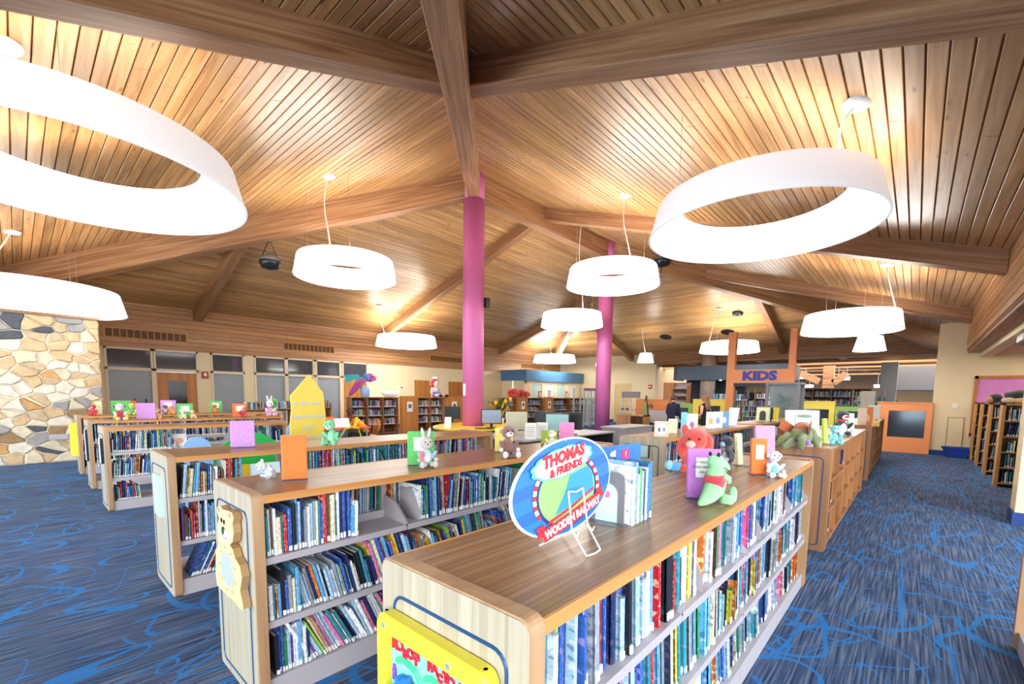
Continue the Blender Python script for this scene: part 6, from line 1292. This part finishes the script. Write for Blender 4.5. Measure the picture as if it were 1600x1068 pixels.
# ------------------------------------------------------------------ people
SK = {'light': '#e8b898', 'brown': '#8a5238', 'tan': '#d09a78'}
def person(label, p, rz, J, bones, mats_, hair=None, height=1.0, hairlen=0, head='head'):
    """J: name -> (x,y,z,r); bones: (a,b,matkey)"""
    t = thing('person', label, 'person', p, rz); names = list(J); idx = {n: i for i, n in enumerate(names)}
    me = bpy.data.meshes.new('body'); me.from_pydata([Vector(J[n][:3])*height for n in names], [(idx[a], idx[b]) for a, b, _ in bones], [])
    o = bpy.data.objects.new('body', me); COL.objects.link(o); m = o.modifiers.new('s', 'SKIN'); m.use_smooth_shade = True
    for n in names: me.skin_vertices[0].data[idx[n]].radius = (J[n][3]*height,)*2
    me.skin_vertices[0].data[idx['pelvis']].use_root = True
    s = o.modifiers.new('d', 'SUBSURF'); s.levels = s.render_levels = 1
    dg = bpy.context.evaluated_depsgraph_get(); nm = bpy.data.meshes.new_from_object(o.evaluated_get(dg)); bpy.data.objects.remove(o)
    keys = list(mats_); nm.materials.clear(); [nm.materials.append(mats_[k]) for k in keys]
    V = [Vector(J[n][:3])*height for n in names]
    for f in nm.polygons:
        c = f.center; best = None
        for a, b, k in bones:
            A_, B_ = V[idx[a]], V[idx[b]]; d = B_-A_; u = max(0, min(1, (c-A_).dot(d)/max(d.length_squared, 1e-9))); q = (c-A_-d*u).length-(J[a][3]*(1-u)+J[b][3]*u)*height
            if best is None or q < best[0]: best = (q, k)
        f.material_index = keys.index(best[1]); f.use_smooth = True
    b = link('body', nm, t); hp = Vector(J['head'][:3])*height; up = (Vector(J['crown'][:3])-Vector(J['head'][:3])).normalized(); fw = Vector(J['face'][:3]).normalized(); sd = up.cross(fw).normalized()
    R3 = Matrix((sd, -fw, up)).transposed().to_4x4(); T = Matrix.Translation(hp) @ R3 @ Matrix.Scale(height, 4)
    def e(nm_, c, r, m_, **k): return obj(nm_, MB().ell((0, 0, 0), r, M=None, n=14, k=9, **k), m_, t, True).__setattr__('matrix_local', T @ Matrix.Translation(c))
    for k in (-1, 1): e('eye', (k*.032, -.082, .02), (.011, .008, .007), M_paper); e('pupil', (k*.032, -.089, .02), (.005, .004, .005), M_black); e('ear', (k*.083, .0, .01), (.012, .022, .03), mats_['skin'])
    e('nose', (0, -.096, -.005), (.012, .018, .022), mats_['skin']); e('mouth', (0, -.086, -.04), (.024, .008, .007), mat('lips', '#b06058', .5))
    if hair:
        hm = mat('hair_'+hair, hair, .55, var=.3, vs=30, bump=.5, bs=80)
        e('hair', (0, .022, .04), (.098, .10, .105), hm, wob=.03)
        if hairlen: mb = MB(); [mb.tube([T @ Vector((x, .06, .06)), T @ Vector((x*1.15, .11, -.06)), T @ Vector((x*1.2+.01*math.sin(x*90), .12, -hairlen*.6)), T @ Vector((x*1.1, .11, -hairlen))], [.03*height, .034*height, .03*height, .012*height], 6) for x in (-.07, -.045, -.02, .0, .025, .05, .075)]; obj('long_hair', mb, hm, t, True)
    return t
def rig(arms, legs, lean=0, seat=False, sitz=.50, wide=1.0, gender=1):
    """arms: per side (elbow, wrist, palm) points, legs: per side (knee, ankle, toe)"""
    z0 = sitz if seat else .93; J = {}; tr = lambda z, y=0: (0, y-math.sin(lean)*(z), z0+math.cos(lean)*z)
    J['pelvis'] = (0, 0, z0, .135*wide); J['waist'] = tr(.17)+(.115*wide,); J['chest'] = tr(.36)+(.135*wide,); J['neck0'] = tr(.50)+(.06,); J['neck'] = tr(.555)+(.05,); 
    hx = tr(.66); J['head'] = (0, hx[1]-.02, hx[2], .088); J['crown'] = (0, hx[1]-.02-math.sin(lean)*.07, hx[2]+.065, .07); J['face'] = (0, -1, -.5*abs(lean)-.02, 0)
    bones = [('pelvis', 'waist', 'top'), ('waist', 'chest', 'top'), ('chest', 'neck0', 'top'), ('neck0', 'neck', 'skin'), ('neck', 'head', 'skin'), ('head', 'crown', 'skin')]
    for s, nm, ar, lg in ((-1, 'l', arms[0], legs[0]), (1, 'r', arms[1], legs[1])):
        sh = tr(.45); J[nm+'sh'] = (s*.17, sh[1], sh[2], .058*wide); J[nm+'el'] = ar[0]+(.042,); J[nm+'wr'] = ar[1]+(.027,); J[nm+'pa'] = ar[2]+(.03,)
        bones += [('chest', nm+'sh', 'top'), (nm+'sh', nm+'el', 'sleeve'), (nm+'el', nm+'wr', 'forearm'), (nm+'wr', nm+'pa', 'skin')]
        w = Vector(ar[1]); pa = Vector(ar[2]); d = (pa-w).normalized(); sd = d.cross(Vector((0, 0, 1))); sd = sd.normalized() if sd.length > .2 else Vector((1, 0, 0))
        for f, (o_, l, tt) in enumerate(((-.028, .055, 0), (-.010, .068, 0), (.008, .064, 0), (.026, .05, 0), (-.04, .03, 1))):
            b0 = pa+sd*o_*(.9)+(d*-.03 if tt else d*.0); k1 = b0+d*l*.55+sd*(o_*.25); k2 = k1+d*l*.5+Vector((0, 0, -.01))
            J[nm+'f%da' % f] = tuple(k1)+(.0085,); J[nm+'f%db' % f] = tuple(k2)+(.007,); bones += [(nm+'pa', nm+'f%da' % f, 'skin'), (nm+'f%da' % f, nm+'f%db' % f, 'skin')]
        J[nm+'hp'] = (s*.09, .0, z0-.04, .10*wide); J[nm+'kn'] = lg[0]+(.065,); J[nm+'an'] = lg[1]+(.042,); J[nm+'to'] = lg[2]+(.036,)
        bones += [('pelvis', nm+'hp', 'bottom'), (nm+'hp', nm+'kn', 'bottom'), (nm+'kn', nm+'an', 'bottom'), (nm+'an', nm+'to', 'shoe')]
    return J, bones
def cloth(n, c): return mat('cloth_'+n, c, .85, var=.08, vs=12, bump=.3, bs=50)
stand = [((-.1, -.01, .49), (-.1, .02, .09), (-.11, -.13, .045)), ((.1, -.01, .49), (.1, .02, .09), (.11, -.13, .045))]
sit = [((-.11, -.42, .50), (-.11, -.42, .09), (-.12, -.56, .045)), ((.11, -.42, .50), (.11, -.42, .09), (.12, -.56, .045))]
skinL = mat('skin_light', '#e3ae90', .5); skinB = mat('skin_brown', '#85503a', .5)
p = atx(1054, 640, 14.0); J, b = rig([((-.23, .02, 1.12), (-.2, -.14, .95), (-.18, -.2, .90)), ((.23, .02, 1.12), (.2, -.14, .95), (.18, -.2, .90))], stand, wide=1.5)
p1y = p.y
person('person seen from behind in a navy sweater and pale grey trousers at the staff desk', (13.9, p.y, 0), PI/2+.2-PI, J, b, dict(skin=skinL, top=cloth('navy', '#1a1a38'), sleeve=cloth('navy', '#1a1a38'), forearm=cloth('navy', '#1a1a38'), bottom=cloth('pale_grey', '#c4c2bd'), shoe=M_black), '#5a4232', .955)
bpy.data.objects['person'].rotation_euler = (0, 0, PI/2-.2)
p = atx(1104, 640, 14.2); J, b = rig([((-.26, -.05, 1.15), (-.22, -.28, 1.02), (-.2, -.35, .98)), ((.24, .0, 1.13), (.2, -.2, .98), (.18, -.27, .94))], stand, lean=.12, wide=1.15)
person('person with very long light brown hair in a sleeveless black top, side on', (14.2, p.y, 0), PI-.3, J, b, dict(skin=skinL, top=cloth('black', '#1c1a20'), sleeve=skinL, forearm=skinL, bottom=cloth('black', '#1c1a20'), shoe=M_black), '#9a7452', .96, hairlen=.36)
p = atx(1017, 640, 16.9); J, b = rig([((-.24, -.12, .72), (-.16, -.34, .76), (-.12, -.42, .77)), ((.24, -.12, .72), (.16, -.34, .76), (.12, -.42, .77))], sit, lean=.12, seat=True)
person('seated person with short brown hair and a black top behind the staff desk', (16.75, p.y-.1, 0), -PI/2, J, b, dict(skin=skinL, top=cloth('black', '#1c1a20'), sleeve=cloth('black', '#1c1a20'), forearm=skinL, bottom=cloth('black', '#1c1a20'), shoe=M_black), '#7a5a40', 1.0)
# woman in yellow, bent over the table
yx = aty(573, 680, 10.9).x
J, b = rig([((-.25, -.42, .62), (-.16, -.62, .74), (-.12, -.70, .75)), ((.25, -.40, .60), (.16, -.62, .72), (.12, -.70, .73))], sit, lean=.62, seat=True, wide=1.08)
person('person in a mustard top seated at the orange table, head bowed over it', (yx, 10.9, 0), -1.9, J, b, dict(skin=skinB, top=cloth('mustard', '#e8b22c'), sleeve=cloth('mustard', '#e8b22c'), forearm=skinB, bottom=cloth('black', '#1c1a20'), shoe=M_black), '#2a1a14', 1.0)
cx2 = aty(532, 670, 10.9).x
J, b = rig([((-.25, -.2, .62), (-.16, -.4, .74), (-.12, -.48, .75)), ((.25, -.2, .62), (.16, -.4, .74), (.12, -.48, .75))], sit, lean=.25, seat=True)
person('child with brown hair seated behind the orange table', (cx2-.3, 11.5, 0), -.5, J, b, dict(skin=skinL, top=cloth('brown', '#7a5040'), sleeve=cloth('brown', '#7a5040'), forearm=skinL, bottom=cloth('denim', '#34486a'), shoe=M_black), '#6b4630', .84)
def chair(p, rz, label, m, seatm, slat=5, backm=None):
    t = thing('spindle_chair', label, 'chair', p, rz); obj('seat', MB().lathe([(.01, .42), (.22, .42), (.23, .44), (.2, .455), (.01, .45)], 20), seatm, t, True)
    for a in (PI/4, 3*PI/4, 5*PI/4, 7*PI/4): obj('leg', MB().tube([(.15*math.cos(a), .15*math.sin(a), .42), (.23*math.cos(a), .23*math.sin(a), 0)], .017, 8), m, t, True)
    obj('back_hoop', MB().tube([(-.2, .12, .44), (-.23, .2, .68), (-.14, .25, .84), (0, .26, .88), (.14, .25, .84), (.23, .2, .68), (.2, .12, .44)], .016, 8), backm or m, t, True)
    for i in range(slat): x = -.14+.28*i/(slat-1); obj('spindle', MB().tube([(x*.8, .17, .44), (x, .25, .83)], .009, 6), m, t, True)
    return t
chair(Vector((yx+.08, 10.93, 0)), PI/2+.0-PI+.0, 'honey wooden spindle chair under the person in mustard', M_door, M_door)
p = aty(541, 690, 8.9); chair(Vector((p.x, 8.9, 0)), PI, 'lime and black spindle chair before the orange table', M_black, mat('lime_seat', '#c6d83c', .5), 6, _mats['lime_seat'])
tx = (yx+cx2)/2-.35
t = thing('childrens_table', 'orange topped children\'s table with papers', 'table', (tx, 10.75, 0)); obj('tabletop', MB().box(-.7, .55, -.35, .35, .68, .72), mat('table_orange', '#e8672c', .4), t)
for a in (-.62, .48):
    for c in (-.28, .28): obj('leg', MB().tube([(a, c, .68), (a, c, 0)], .02, 8), M_steel, t)
t = thing('open_book', 'open pale picture book propped on the orange table', 'book', (tx-.1, 10.62, .721), 0); obj('page', MB().prism([(-.2, 0, 0), (0, -.04, 0), (0, .03, .22), (-.2, .07, .22)], (0, 0, 0), (0, .006, 0)), mat('page_lilac', '#d0d4e6', .5), t); obj('page', MB().prism([(0, -.04, 0), (.2, 0, 0), (.2, .07, .22), (0, .03, .22)], (0, 0, 0), (0, .006, 0)), M_paper, t)
t = thing('folder', 'orange folder standing on the orange table', 'folder', (tx-.45, 10.7, .721)); obj('board', MB().prism([(-.2, 0, 0), (.2, 0, 0), (.2, .05, .26), (-.2, .05, .26)], (0, 0, 0), (0, .01, 0)), _mats['table_orange'], t)
flush_books()
